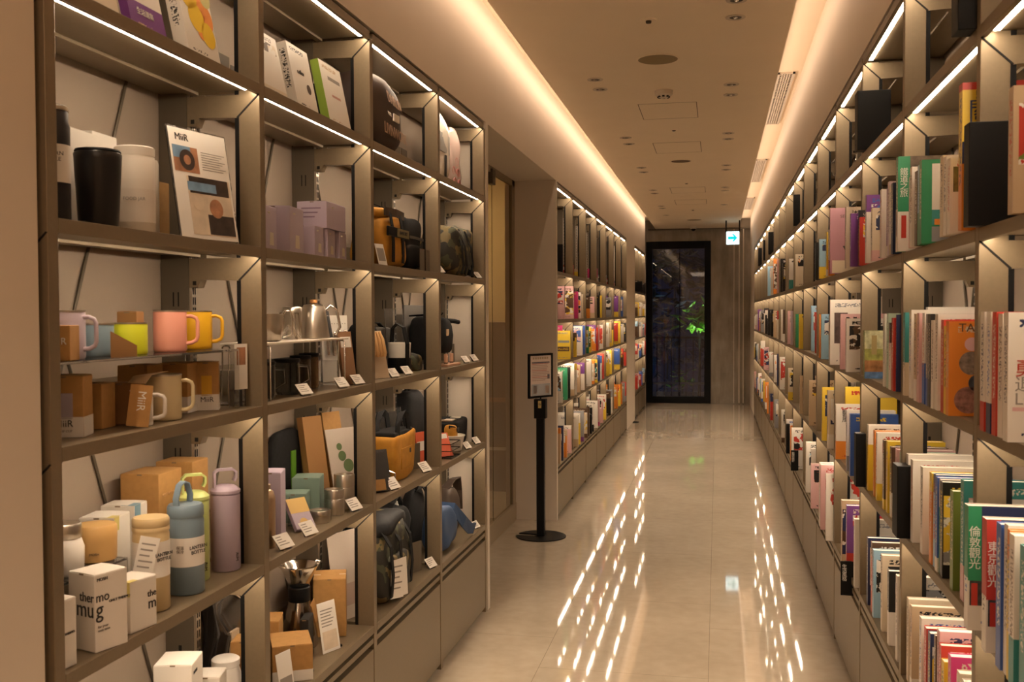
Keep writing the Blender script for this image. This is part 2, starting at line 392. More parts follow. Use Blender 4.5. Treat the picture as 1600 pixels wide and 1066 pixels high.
disc('ceiling_speaker', -.374, 10.53, .10, 'smaller dark round ceiling speaker beyond the second access panel', mat('speaker_dark', (.16, .10, .07), .8))
disc('ceiling_speaker', -.385, 13.8, .105, 'pale round ceiling speaker between the two far access panels', CEIL)
disc('ceiling_speaker', -.387, 17.2, .12, 'round ceiling speaker close to the black glass door', SPK)
t = thing('ceiling_sprinkler', 'small concealed sprinkler head before the large olive speaker', 'sprinkler', (-.366, 5.45, HC))
G().lathe([(0, -.006), (.042, -.006), (.045, 0), (0, 0)], 28).build('cover_plate', CEIL, t)
G().lathe([(0, -.022), (.014, -.018), (.016, -.0062), (0, -.0062)], 14).build('nozzle', DLD, t)
t = thing('smoke_detector', 'white round smoke detector between the large speaker and an access panel', 'smoke detector', (-.377, 7.2, HC))
G().lathe([(0, -.05), (.028, -.05), (.05, -.036), (.062, -.03), (.066, 0), (0, 0)], 32).build('housing', NIB, t)
for a in range(8):
    G().box(-.009, .009, -.004, .004, -.005, .005).build('sensing_slot', GAP, t, loc=(.041*math.cos(a*PI/4), .041*math.sin(a*PI/4), -.0435), rz=a*PI/4+PI/2)
for y, l in ((8.774, 'first'), (12.39, 'second'), (15.6, 'third')):
    tag(G().lathe([(0, -.008), (.013, -.006), (.018, 0), (0, 0)], 14).build('ceiling_sensor', DLD, loc=(-.372, y, HC)), f'{l} tiny dark sensor dot along the ceiling middle line', 'sensor')
for y, l in ((7.62, 'first ceiling access panel, just past the smoke detector'), (9.38, 'second ceiling access panel, past the first sensor dot'), (12.75, 'third ceiling access panel, before the pale speaker'), (14.16, 'fourth ceiling access panel, past the pale speaker')):
    t = thing('ceiling_access_panel', l, 'access panel', (-.374, y, HC))
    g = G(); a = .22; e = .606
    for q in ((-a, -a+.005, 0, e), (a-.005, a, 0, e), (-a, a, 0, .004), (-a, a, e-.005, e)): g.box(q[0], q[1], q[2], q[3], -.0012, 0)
    g.build('edge_gap_shade', mat('panel_gap_shade', (.18, .12, .07), .8), t); G().box(-a+.006, a-.006, .005, e-.006, -.0009, 0).build('leaf', CEIL, t)  # brown strips paint the shade in the gap round the leaf
t = thing('ceiling_dome_camera', 'small white dome camera on the ceiling above the glass door', 'security camera', (-.436, 18.7, HC))
G().lathe([(0, -.03), (.055, -.03), (.06, 0), (0, 0)], 24).build('base', NIB, t); G().lathe([(0, -.075), (.025, -.068), (.042, -.045), (.044, -.03)], 20).build('dome', BLACK, t)
def vent(y0, y1, label):
    t = thing('air_grille', label, 'air vent', (.49, y0, 3.45)); L = y1-y0
    g = G(); w = .062
    g.box(-w, -w+.016, 0, L, -.012, 0); g.box(w-.016, w, 0, L, -.012, 0); g.box(-w, w, 0, .02, -.012, 0); g.box(-w, w, L-.02, L, -.012, 0); g.build('frame', NIB, t)
    G().box(-w+.01, w-.01, .01, L-.01, -.002, -.001).build('duct', GAP, t)
    g = G()
    for i in range(1, 5): x = -w+.016+i*(2*w-.032)/5; g.box(x-.003, x+.003, .02, L-.02, -.011, -.002)
    n = int(L/.055)
    for i in range(1, n): g.box(-w+.016, w-.016, .02+i*(L-.04)/n-.004, .02+i*(L-.04)/n+.004, -.009, -.003)
    g.build('louvre_grid', NIB, t)
vent(7.55, 9.55, 'first long air grille in the cove above the long bookcase')
vent(11.75, 13.7, 'second long air grille in the cove above the long bookcase')
vent(15.6, 17.3, 'third air grille in the cove, close to the exit sign')

# ------------------------------------------------------------------ lit exit sign
t = thing('exit_sign', 'lit white exit sign with turquoise arrow hanging before the concrete wall', 'sign', (.255, 17.5, 2.872))
G().box(-.107, .107, -.018, .018, 0, .218).build('light_box', mat('exit_white', (.9, 1, 1), .4, emit=(.70, .98, 1.), estr=1.7), t, bevel=.003)
for x in (-.112, .112): G().box(x-.012, x+.012, -.012, .012, .205, HC-2.872).build('hanger', BLACK, t)
EA = mat('exit_arrow', (0, .5, .55), .4, emit=(.0, .48, .55), estr=1.)
G().prism([(-.08, .085), (.02, .085), (-.018, .045), (.018, .045), (.078, .109), (.018, .173), (-.018, .173), (.02, .133), (-.08, .133)], -.0205, -.0185, lambda q, s: (q[0], s, q[1])).build('arrow', EA, t, smooth=0)
lettering('出口', .04, mat('exit_ink', (.0, .35, .40), .5, emit=(.0, .22, .25), estr=1.), t, (-.062, -.0195, .034))

# ------------------------------------------------------------------ sign stands
def stand(x, y, label, sign=True):
    t = thing('sign_stand', label, 'sign stand', (x, y, 0))
    pts = []
    for k in range(60):
        a = PI + .17 + (2*PI-.34)*k/59; pts.append((.19*math.cos(a), .19*math.sin(a)))
    pts += [(-.04, .03), (-.032, 0), (-.04, -.03)]
    G().prism(pts, 0, .008, lambda q, s: (q[0], q[1], s)).build('base_plate', BLACK, t, bevel=.0015, rz=-.12)
    G().box(-.03, .03, -.03, .03, .008, .93).build('pole', BLACK, t, bevel=.006)
    if not sign: return t
    G().box(-.045, .045, -.04, .04, .905, 1.052).build('head', BLACK, t, bevel=.003)
    G().box(-.012, .012, -.0415, -.040, .985, 1.04).build('head_label', mat('label_yellow', (.65, .52, .22), .6), t)
    lettering('↑', .03, INK, t, (0, -.042, 1.01))
    G().lathe([(.006, 0), (.006, .03)], 10, (0, 0, 1.05)).build('neck', BLACK, t)
    a = 1.02; f = thing('x', 'x', 'x'); f.name = 'poster_frame'; del f['label'], f['category']
    f.parent = t; f.location = (0, -.004, 1.062); f.rotation_euler = (0, 0, a)
    g = G(); W, H = .135, .335
    for q in ((-W, -W+.016, 0, H), (W-.016, W, 0, H), (-W, W, 0, .016), (-W, W, H-.016, H)): g.box(q[0], q[1], -.008, .008, q[2], q[3])
    g.build('frame_border', BLACK, f, bevel=.001)
    G().box(-W+.014, W-.014, -.004, .004, .014, H-.014).build('poster', mat('poster_paper', (.70, .60, .55), .5), f)
    d = G()
    def q(x0, x1, z0, z1, mi): d.box(x0, x1, -.0048, -.0042, z0, z1, mi)
    q(-.10, .10, .262, .272, 0); r = random.Random(3)
    for i in range(11): q(-.10, .10-r.random()*.05, .255-i*.0125, .2595-i*.0125, 1 if i % 4 else 2)
    for i in range(7): q(-.09+i*.026, -.072+i*.026, .292, .308, 3)
    q(-.105, .105, .018, .105, 4); q(-.09, -.045, .03, .09, 5); q(.05, .095, .03, .09, 5); q(.075, .10, .14, .175, 0)
    d.build('poster_print', [cm('poster_slate', (.13, .12, .15), .6), cm('poster_text', (.42, .28, .27), .6), cm('poster_red', (.45, .12, .10), .6), cm('poster_tan', (.45, .36, .25), .6), cm('poster_blue', (.42, .44, .48), .6), cm('poster_peach', (.62, .45, .33), .6)], f, smooth=0)
    return t
stand(-1.315, 7.44, 'black floor stand holding a framed notice before the beige pier')
tag(G().prism([(.09*math.cos(-PI/2+PI*k/24), .09*math.sin(-PI/2+PI*k/24)) for k in range(25)], 0, .007, lambda q, s: (q[0], q[1], s)).build('floor_plate', BLACK, loc=(-1.284, 15.55, .0005), bevel=.001), 'dark half-round plate on the floor against the pier by the glass door', 'floor plate')

# ------------------------------------------------------------------ balcony seen through the door
struct('floor_balcony', G().box(-4, 3, 19.25, 22, -.12, -.02), mat('balcony_deck', (.05, .05, .055), .6), smooth=0)
rl = thing('balcony_railing', 'dark bar railing standing outside the black glass door', 'railing', (-.7, 20.6, 0))
G().box(-2, 2, -.02, .02, 1.18, 1.22).build('top_rail', BLACK, rl); G().box(-2, 2, -.02, .02, .24, .29).build('bottom_rail', mat('rail_grey', (.16, .18, .20), .5), rl)
for i in range(28): G().box(-1.98+i*.146, -1.962+i*.146, -.009, .009, -.02, 1.2).build('bar', BLACK, rl)
struct('wall_outside', G().box(-9, 8, 25.5, 25.7, -1, 9), mat('night_wall', (.03, .045, .075), .9, noise_amt=.5, noise_scale=.8), smooth=0)
LEAF_L = mat('leaf_bright', (.12, .40, .03), .35); LEAF_D = mat('leaf_dark', (.012, .024, .018), .5); LEAF_B = mat('leaf_bluish', (.03, .05, .07), .45)
def leaves(name, label, base, spread, n, size, m, seed, stem_h):
    t = thing(name, label, 'plant', base); r = random.Random(seed); g = G()
    for i in range(n):
        c = Vector((r.gauss(0, spread[0]), r.gauss(0, spread[1]), stem_h + r.gauss(0, spread[2])))
        d = Vector((r.uniform(-1, 1), r.uniform(-1, .4), r.uniform(-.7, .5))).normalized(); L = size*r.uniform(.6, 1.3)
        sd = d.cross(Vector((0, .3, 1))).normalized()*L*.24; up = sd.cross(d).normalized()*L*.05
        g.add([c, c+d*L*.3+sd, c+d*L*.7+sd*.8, c+d*L, c+d*L*.7-sd*.8, c+d*L*.3-sd, c+d*L*.5-up*1.6], [(0, 6, 1), (1, 6, 2), (2, 6, 3), (3, 6, 4), (4, 6, 5), (5, 6, 0)])
    g.build('foliage', m, t, smooth=0)
    G().tube([(0, 0, 0), (.02, .01, stem_h*.5), (0, 0, stem_h)], .02, 6).build('stem', LEAF_D, t)
leaves('garden_plant', 'bright green broad-leaved plant lit up behind the glass door', (-.38, 20.95, -.02), (.15, .04, .12), 60, .26, LEAF_L, 4, 1.62)
leaves('garden_plant', 'low bright green plant at the foot of the balcony railing', (-.74, 21.5, -.02), (.14, .04, .10), 26, .18, LEAF_L, 9, .32)
leaves('garden_tree', 'dark leafy tree filling the upper panes of the glass door', (-1.0, 24.0, -.02), (.9, .25, 1.1), 620, .34, LEAF_D, 5, 2.6)
leaves('garden_shrub', 'bluish dark shrub behind the railing, under the tree', (-1.1, 22.3, -.02), (.7, .2, .5), 260, .26, LEAF_B, 6, 1.1)

# ------------------------------------------------------------------ light
def area(name, loc, sx, sy, rot, power, col, spread=PI):
    l = bpy.data.lights.new(name, 'AREA'); l.shape = 'RECTANGLE'; l.size = sx; l.size_y = sy; l.energy = power; l.color = col; l.spread = spread
    o = bpy.data.objects.new(name, l); C.objects.link(o); o.location = loc; o.rotation_euler = rot; return o
WARM = (1., .74, .53)
# cove tubes lying on both edges of the dropped ceiling, shining at the walls
area('cove_tube_left', (-1.152, 7.2, 3.365), .02, 22.2, (0, math.radians(62), 0), 26, WARM)
area('cove_tube_right', (.402, 7.5, 3.365), .02, 22.8, (0, -math.radians(82), 0), 22, WARM)
# added unseen fill behind the camera; lamp of the room behind the niche glass
area('shop_fill', (-.4, -1.6, 3.2), 1.2, 4., (0, 0, 0), 24, WARM)
area('niche_room_lamp', (-3.0, 9.0, 3.2), 1.6, .3, (0, 0, 0), 20, (1, .74, .40))
sp = bpy.data.lights.new('garden_spot', 'SPOT'); sp.energy = 260; sp.color = (.95, 1, .85); sp.spot_size = .5; sp.shadow_soft_size = .05
o = bpy.data.objects.new('garden_spot', sp); C.objects.link(o); o.location = (.5, 20.0, .15); o.rotation_euler = (Vector((-.38, 21.2, 1.6))-o.location).to_track_quat('-Z', 'Y').to_euler()
pl = bpy.data.lights.new('balcony_fill', 'POINT'); pl.energy = 20; pl.color = (.45, .62, 1.); pl.shadow_soft_size = .3  # unseen blue fill added to lift the dim foliage outside
o = bpy.data.objects.new('balcony_fill', pl); C.objects.link(o); o.location = (-1.8, 20.8, 3.2)
w = bpy.data.worlds.new('dusk'); bpy.context.scene.world = w; w.use_nodes = True
w.node_tree.nodes['Background'].inputs[0].default_value = (.10, .18, .36, 1); w.node_tree.nodes['Background'].inputs[1].default_value = .4

# ------------------------------------------------------------------ camera
cam = bpy.data.cameras.new('camera'); co = bpy.data.objects.new('camera', cam); C.objects.link(co)
cam.sensor_width = 36; cam.lens = 1556/1600*36; cam.clip_end = 100; cam.clip_start = .05
yaw, pitch, roll = math.radians(11.658), math.radians(1.573), math.radians(-.229)
fw = Vector((-math.sin(yaw)*math.cos(pitch), math.cos(yaw)*math.cos(pitch), -math.sin(pitch)))
rt = Vector((math.cos(yaw), math.sin(yaw), 0)); up = rt.cross(fw)
r2 = rt*math.cos(roll)+up*math.sin(roll); u2 = -rt*math.sin(roll)+up*math.cos(roll)
M = Matrix((r2, u2, -fw)).transposed().to_4x4(); M.translation = (0, 0, 1.70); co.matrix_world = M
cam.dof.use_dof = True; cam.dof.focus_distance = 5.5; cam.dof.aperture_fstop = 9.
sc = bpy.context.scene; sc.camera = co
sc.view_settings.view_transform = 'Standard'; sc.view_settings.look = 'None'; sc.view_settings.gamma = 1; sc.view_settings.exposure = .52; sc.view_settings.use_curve_mapping = False
sc.render.engine = 'CYCLES'
sc.cycles.use_denoising = True; sc.cycles.use_light_tree = True; sc.cycles.max_bounces = 12; sc.cycles.diffuse_bounces = 8; sc.cycles.transmission_bounces = 8; sc.cycles.sample_clamp_indirect = 6.; sc.cycles.caustics_reflective = False; sc.cycles.caustics_refractive = False
BOOKS = [
(0.575,2.149,1.895,0.179,0.0340,0.253,1,'A','F','R',0.00,0.60,'tan book with moss-green, first from near post, high shelf, first long-bookcase bay','icons'),
(0.570,3.413,1.895,0.218,0.0340,0.306,1,'G','D','W',0.00,0.50,'green book with brown, tenth from near post, high shelf, second long-bookcase bay','green'),
(0.574,3.217,1.895,0.154,0.0273,0.216,1,'P','W','B',-0.30,0.25,'pink book with white, ninth from near post, high shelf, second long-bookcase bay',''),
(0.571,3.180,1.895,0.169,0.0340,0.240,1,'W','P','K',0.00,0.25,'white book with pink, eighth from near post, high shelf, second long-bookcase bay',''),
(0.574,3.119,1.895,0.163,0.0340,0.220,1,'D','L','W',0.00,0.70,'brown book with light-blue, seventh from near post, high shelf, second long-bookcase bay',''),
(0.574,3.076,1.895,0.162,0.0340,0.232,1,'L','G','B',0.40,0.20,'light-blue book with green, sixth from near post, high shelf, second long-bookcase bay',''),
(0.570,3.029,1.895,0.173,0.0340,0.238,1,'G','W','W',0.00,0.30,'green book with white, fifth from near post, high shelf, second long-bookcase bay','tram'),
(0.570,2.754,1.895,0.156,0.0340,0.209,1,'C','C','K',0.00,0.00,'cream book, fourth from near post, high shelf, second long-bookcase bay',''),
(0.570,2.716,1.895,0.137,0.0340,0.202,1,'W','B','N',0.00,0.30,'white book with blue, third from near post, high shelf, second long-bookcase bay',''),
(0.570,2.672,1.895,0.135,0.0340,0.190,1,'W','W','R',0.00,0.40,'white book, second from near post, high shelf, second long-bookcase bay','bei'),
(0.570,2.551,1.895,0.251,0.0340,0.349,1,'Y','O','N',0.45,0.00,'yellow book with orange, first from near post, high shelf, second long-bookcase bay','kanto'),
(0.578,4.393,1.895,0.159,0.0135,0.232,1,'K','K','C',0.00,0.00,'black book, ninth from near post, high shelf, third long-bookcase bay',''),
(0.579,4.357,1.895,0.145,0.0340,0.200,1,'R','O','Y',0.00,0.35,'red book with orange, eighth from near post, high shelf, third long-bookcase bay',''),
(0.577,4.156,1.895,0.188,0.0340,0.268,1,'W','V','B',-0.25,0.30,'white book with purple, seventh from near post, high shelf, third long-bookcase bay',''),
(0.577,4.001,1.895,0.148,0.0340,0.201,1,'C','P','N',0.20,0.35,'cream book with pink, sixth from near post, high shelf, third long-bookcase bay',''),
(0.576,3.779,1.895,0.181,0.0340,0.245,1,'W','W','R',0.25,0.00,'white book, fifth from near post, high shelf, third long-bookcase bay',''),
(0.580,3.664,1.895,0.157,0.0297,0.235,1,'V','W','W',0.15,0.40,'purple book with white, fourth from near post, high shelf, third long-bookcase bay',''),
(0.578,3.626,1.895,0.173,0.0340,0.254,1,'U','W','K',0.00,0.00,'lilac book with white, third from near post, high shelf, third long-bookcase bay',''),
(0.576,3.579,1.895,0.157,0.0340,0.235,1,'W','A','B',0.15,0.55,'white book with tan, second from near post, high shelf, third long-bookcase bay',''),
(0.575,3.535,1.895,0.159,0.0340,0.238,1,'N','W','C',0.00,0.40,'navy book with white, first from near post, high shelf, third long-bookcase bay',''),
(0.556,5.254,1.895,0.200,0.0340,0.329,1,'P','V','S',0.20,0.55,'pink book with purple, third from near post, high shelf, fourth long-bookcase bay','purple'),
(0.560,4.652,1.895,0.200,0.0340,0.273,1,'C','W','K',0.00,0.00,'cream book with white, second from near post, high shelf, fourth long-bookcase bay',''),
(0.556,4.454,1.895,0.200,0.0327,0.225,1,'V','V','W',0.00,0.00,'purple book, first from near post, high shelf, fourth long-bookcase bay',''),
(0.579,6.276,1.895,0.168,0.0340,0.227,1,'K','K','W',0.00,0.00,'black book, fourth from near post, high shelf, fifth long-bookcase bay',''),
(0.576,6.003,1.895,0.154,0.0340,0.227,1,'L','Y','N',0.30,0.20,'light-blue book with yellow, third from near post, high shelf, fifth long-bookcase bay',''),
(0.577,5.619,1.895,0.172,0.0340,0.237,1,'Y','W','K',0.15,0.25,'yellow book with white, second from near post, high shelf, fifth long-bookcase bay',''),
(0.580,5.539,1.895,0.186,0.0340,0.245,1,'W','O','D',0.35,0.10,'white book with orange, first from near post, high shelf, fifth long-bookcase bay',''),
(0.575,4.170,1.435,0.144,0.0340,0.191,1,'F','C','C',0.00,1.00,'moss-green book with cream, sixth from near post, eye-level shelf, third long-bookcase bay','water'),
(0.579,3.712,1.435,0.175,0.0340,0.258,1,'W','W','S',0.00,0.00,'white book, fifth from near post, eye-level shelf, third long-bookcase bay',''),
(0.578,3.629,1.435,0.198,0.0340,0.260,1,'I','W','K',0.00,0.00,'mint book with white, fourth from near post, eye-level shelf, third long-bookcase bay',''),
(0.575,3.568,1.435,0.164,0.0340,0.228,1,'W','K','R',-0.30,0.00,'white book with black, third from near post, eye-level shelf, third long-bookcase bay',''),
(0.575,3.511,1.435,0.176,0.0340,0.245,1,'R','A','W',0.00,0.00,'red book with tan, second from near post, eye-level shelf, third long-bookcase bay',''),
(0.581,3.490,1.435,0.185,0.0060,0.256,1,'N','W','W',0.00,0.40,'navy book with white, first from near post, eye-level shelf, third long-bookcase bay',''),
(0.702,4.396,1.435,0.184,0.0100,0.256,1,'W','W','S',-0.30,0.55,'white book, behind, second from near post, eye-level shelf, third long-bookcase bay',''),
(0.705,4.361,1.435,0.185,0.0340,0.257,1,'W','N','K',0.00,0.50,'white book with navy, behind, first from near post, eye-level shelf, third long-bookcase bay',''),
(0.579,3.322,1.435,0.180,0.0340,0.263,1,'C','T','K',-0.60,0.20,'cream book with teal, twelfth from near post, eye-level shelf, second long-bookcase bay',''),
(0.581,3.229,1.435,0.204,0.0340,0.271,1,'W','O','B',0.00,0.30,'white book with orange, eleventh from near post, eye-level shelf, second long-bookcase bay',''),
(0.576,3.126,1.435,0.173,0.0340,0.259,1,'A','W','K',0.25,0.55,'tan book with white, tenth from near post, eye-level shelf, second long-bookcase bay',''),
(0.576,3.082,1.435,0.173,0.0340,0.261,1,'P','P','D',0.00,0.00,'pink book, ninth from near post, eye-level shelf, second long-bookcase bay',''),
(0.580,3.025,1.435,0.191,0.0340,0.261,1,'W','B','R',0.45,0.00,'white book with blue, eighth from near post, eye-level shelf, second long-bookcase bay',''),
(0.578,2.964,1.435,0.186,0.0316,0.259,1,'S','B','C',0.30,0.00,'grey book with blue, seventh from near post, eye-level shelf, second long-bookcase bay',''),
(0.576,2.927,1.435,0.195,0.0340,0.259,1,'K','W','W',0.00,0.80,'black book with white, sixth from near post, eye-level shelf, second long-bookcase bay',''),
(0.576,2.883,1.435,0.171,0.0340,0.242,1,'W','R','D',0.00,0.80,'white book with red, fifth from near post, eye-level shelf, second long-bookcase bay',''),
(0.577,2.835,1.435,0.171,0.0340,0.259,1,'W','W','D',-0.20,0.25,'white book, fourth from near post, eye-level shelf, second long-bookcase bay',''),
(0.577,2.766,1.435,0.162,0.0313,0.244,1,'R','W','C',0.00,0.25,'red book with white, third from near post, eye-level shelf, second long-bookcase bay',''),
(0.577,2.733,1.435,0.163,0.0296,0.228,1,'Y','D','K',0.00,0.70,'yellow book with brown, second from near post, eye-level shelf, second long-bookcase bay',''),
(0.575,2.695,1.435,0.180,0.0340,0.240,1,'O','O','C',0.00,0.00,'orange book, first from near post, eye-level shelf, second long-bookcase bay','orange'),
(0.664,3.413,1.435,0.220,0.0340,0.280,1,'W','W','B',0.00,0.00,'white book, behind, first from near post, eye-level shelf, second long-bookcase bay',''),
(0.575,2.353,1.435,0.188,0.0340,0.264,1,'W','R','N',0.25,0.00,'white book with red, fifth from near post, eye-level shelf, first long-bookcase bay',''),
(0.577,2.310,1.435,0.175,0.0340,0.264,1,'W','N','B',0.25,0.00,'white book with navy, fourth from near post, eye-level shelf, first long-bookcase bay',''),
(0.578,2.270,1.435,0.190,0.0318,0.264,1,'R','W','W',0.00,0.00,'red book with white, third from near post, eye-level shelf, first long-bookcase bay',''),
(0.581,2.233,1.435,0.191,0.0340,0.260,1,'W','R','K',0.00,0.80,'white book with red, second from near post, eye-level shelf, first long-bookcase bay',''),
(0.575,2.170,1.435,0.175,0.0340,0.263,1,'W','W','N',0.00,0.00,'white book, first from near post, eye-level shelf, first long-bookcase bay','lo'),
(0.704,2.454,1.435,0.160,0.0340,0.274,1,'U','W','D',0.00,0.00,'lilac book with white, behind, first from near post, eye-level shelf, first long-bookcase bay',''),
(0.602,4.247,0.973,0.203,0.0340,0.268,1,'Y','W','D',-0.30,0.25,'yellow book with white, eighth from near post, low shelf, third long-bookcase bay',''),
(0.606,4.108,0.973,0.194,0.0340,0.260,1,'O','W','Y',0.00,0.55,'orange book with white, seventh from near post, low shelf, third long-bookcase bay',''),
(0.603,4.026,0.973,0.174,0.0340,0.262,1,'W','Y','R',0.25,0.20,'white book with yellow, sixth from near post, low shelf, third long-bookcase bay',''),
(0.600,3.842,0.973,0.183,0.0340,0.255,1,'D','Y','W',0.15,0.55,'brown book with yellow, fifth from near post, low shelf, third long-bookcase bay',''),
(0.602,3.778,0.973,0.195,0.0340,0.261,1,'Y','A','B',0.00,0.00,'yellow book with tan, fourth from near post, low shelf, third long-bookcase bay',''),
(0.603,3.701,0.973,0.188,0.0340,0.250,1,'D','W','Y',0.35,0.10,'brown book with white, third from near post, low shelf, third long-bookcase bay',''),
(0.604,3.597,0.973,0.187,0.0340,0.255,1,'P','K','D',0.25,0.00,'pink book with black, second from near post, low shelf, third long-bookcase bay',''),
(0.601,3.498,0.973,0.176,0.0340,0.257,1,'I','W','B',0.00,0.55,'mint book with white, first from near post, low shelf, third long-bookcase bay',''),
(0.604,3.393,0.973,0.200,0.0340,0.267,1,'W','W','S',0.00,0.00,'white book, tenth from near post, low shelf, second long-bookcase bay',''),
(0.602,3.305,0.973,0.200,0.0340,0.261,1,'W','W','R',0.00,0.00,'white book, ninth from near post, low shelf, second long-bookcase bay',''),
(0.602,3.151,0.973,0.200,0.0340,0.262,1,'W','C','K',0.00,0.00,'white book with cream, eighth from near post, low shelf, second long-bookcase bay',''),
(0.603,3.026,0.973,0.200,0.0340,0.264,1,'O','Y','W',-0.20,0.25,'orange book with yellow, seventh from near post, low shelf, second long-bookcase bay',''),
(0.605,2.982,0.973,0.200,0.0340,0.266,1,'L','N','R',-0.20,0.40,'light-blue book with navy, sixth from near post, low shelf, second long-bookcase bay',''),
(0.601,2.943,0.973,0.200,0.0300,0.265,1,'B','W','C',0.15,0.40,'blue book with white, fifth from near post, low shelf, second long-bookcase bay',''),
(0.605,2.914,0.973,0.200,0.0257,0.263,1,'G','W','W',-0.30,0.55,'green book with white, fourth from near post, low shelf, second long-bookcase bay',''),
(0.601,2.877,0.973,0.200,0.0340,0.263,1,'K','S','Y',0.00,0.90,'black book with grey, third from near post, low shelf, second long-bookcase bay',''),
(0.601,2.753,0.973,0.200,0.0340,0.260,1,'F','F','C',0.00,0.00,'moss-green book, second from near post, low shelf, second long-bookcase bay',''),
(0.603,2.649,0.973,0.200,0.0340,0.305,1,'T','P','W',0.30,0.60,'teal book with pink, first from near post, low shelf, second long-bookcase bay',''),
(0.560,2.418,0.973,0.190,0.0340,0.285,1,'W','N','B',0.00,0.45,'white book with navy, seventh from near post, low shelf, first long-bookcase bay','guideg'),
(0.560,2.260,0.973,0.190,0.0340,0.286,1,'W','N','D',0.00,0.45,'white book with navy, sixth from near post, low shelf, first long-bookcase bay','guider'),
(0.561,2.154,0.973,0.190,0.0340,0.297,1,'B','W','W',0.00,0.10,'blue book with white, fifth from near post, low shelf, first long-bookcase bay',''),
(0.565,2.118,0.973,0.190,0.0287,0.303,1,'W','A','K',0.00,0.55,'white book with tan, fourth from near post, low shelf, first long-bookcase bay',''),
(0.562,2.094,0.973,0.190,0.0199,0.298,1,'Y','O','B',-0.20,0.55,'yellow book with orange, third from near post, low shelf, first long-bookcase bay',''),
(0.560,2.058,0.973,0.190,0.0340,0.295,1,'W','T','D',0.32,0.00,'white book with teal, second from near post, low shelf, first long-bookcase bay',''),
(0.562,1.995,0.973,0.190,0.0340,0.287,1,'T','L','W',0.00,0.50,'teal book with light-blue, first from near post, low shelf, first long-bookcase bay',''),
(0.603,4.246,0.503,0.199,0.0340,0.276,1,'N','W','C',0.00,0.70,'navy book with white, sixth from near post, bottom deck, third long-bookcase bay',''),
(0.604,4.141,0.503,0.208,0.0340,0.281,1,'R','D','W',-0.20,0.40,'red book with brown, fifth from near post, bottom deck, third long-bookcase bay',''),
(0.600,4.073,0.503,0.186,0.0340,0.266,1,'L','W','K',0.00,0.60,'light-blue book with white, fourth from near post, bottom deck, third long-bookcase bay',''),
(0.605,3.900,0.503,0.213,0.0340,0.287,1,'C','A','K',0.00,0.30,'cream book with tan, third from near post, bottom deck, third long-bookcase bay',''),
(0.603,3.739,0.503,0.199,0.0340,0.269,1,'K','W','W',0.45,0.20,'black book with white, second from near post, bottom deck, third long-bookcase bay',''),
(0.603,3.568,0.503,0.215,0.0340,0.295,1,'W','K','S',0.00,0.40,'white book with black, first from near post, bottom deck, third long-bookcase bay',''),
(0.605,3.376,0.503,0.184,0.0340,0.271,1,'C','W','K',0.00,0.00,'cream book with white, twelfth from near post, bottom deck, second long-bookcase bay',''),
(0.601,3.298,0.503,0.193,0.0340,0.270,1,'A','W','K',0.15,0.00,'tan book with white, eleventh from near post, bottom deck, second long-bookcase bay',''),
(0.606,3.174,0.503,0.188,0.0340,0.270,1,'W','W','B',-0.30,0.40,'white book, tenth from near post, bottom deck, second long-bookcase bay',''),
(0.601,3.077,0.503,0.200,0.0340,0.269,1,'R','A','W',0.15,0.25,'red book with tan, ninth from near post, bottom deck, second long-bookcase bay',''),
(0.601,3.022,0.503,0.204,0.0340,0.271,1,'N','S','Y',0.00,0.80,'navy book with grey, eighth from near post, bottom deck, second long-bookcase bay',''),
(0.602,2.956,0.503,0.207,0.0221,0.286,1,'D','W','W',0.00,0.55,'brown book with white, seventh from near post, bottom deck, second long-bookcase bay',''),
(0.605,2.919,0.503,0.223,0.0340,0.311,1,'P','A','N',0.00,0.20,'pink book with tan, sixth from near post, bottom deck, second long-bookcase bay',''),
(0.601,2.881,0.503,0.196,0.0300,0.283,1,'R','W','W',0.15,0.40,'red book with white, fifth from near post, bottom deck, second long-bookcase bay',''),
(0.601,2.844,0.503,0.188,0.0340,0.251,1,'Y','F','K',0.00,0.10,'yellow book with moss-green, fourth from near post, bottom deck, second long-bookcase bay',''),
(0.602,2.768,0.503,0.220,0.0340,0.291,1,'M','W','C',0.00,0.55,'magenta book with white, third from near post, bottom deck, second long-bookcase bay',''),
(0.603,2.673,0.503,0.199,0.0340,0.280,1,'C','A','K',0.00,0.00,'cream book with tan, second from near post, bottom deck, second long-bookcase bay',''),
(0.601,2.611,0.503,0.192,0.0340,0.279,1,'P','W','K',-0.30,0.55,'pink book with white, first from near post, bottom deck, second long-bookcase bay',''),
(0.556,5.234,1.435,0.200,0.0340,0.328,1,'W','W','S',0.00,0.00,'white book, third from near post, eye-level shelf, fourth long-bookcase bay','bigwhite'),
(0.559,4.824,1.435,0.200,0.0340,0.257,1,'P','W','K',0.00,0.20,'pink book with white, second from near post, eye-level shelf, fourth long-bookcase bay',''),
(0.559,4.609,1.435,0.200,0.0340,0.237,1,'W','D','K',0.00,0.55,'white book with brown, first from near post, eye-level shelf, fourth long-bookcase bay',''),
(0.575,5.131,0.973,0.198,0.0340,0.272,1,'W','O','R',0.33,0.00,'white book with orange, third from near post, low shelf, fourth long-bookcase bay','yifeng'),
(0.580,4.750,0.973,0.210,0.0340,0.280,1,'W','S','N',0.25,0.25,'white book with grey, second from near post, low shelf, fourth long-bookcase bay',''),
(0.578,4.613,0.973,0.201,0.0340,0.276,1,'B','B','Y',0.00,0.00,'blue book, first from near post, low shelf, fourth long-bookcase bay',''),
(0.643,5.331,0.973,0.250,0.0340,0.343,1,'Y','R','R',0.00,0.00,'yellow book with red, behind, first from near post, low shelf, fourth long-bookcase bay',''),
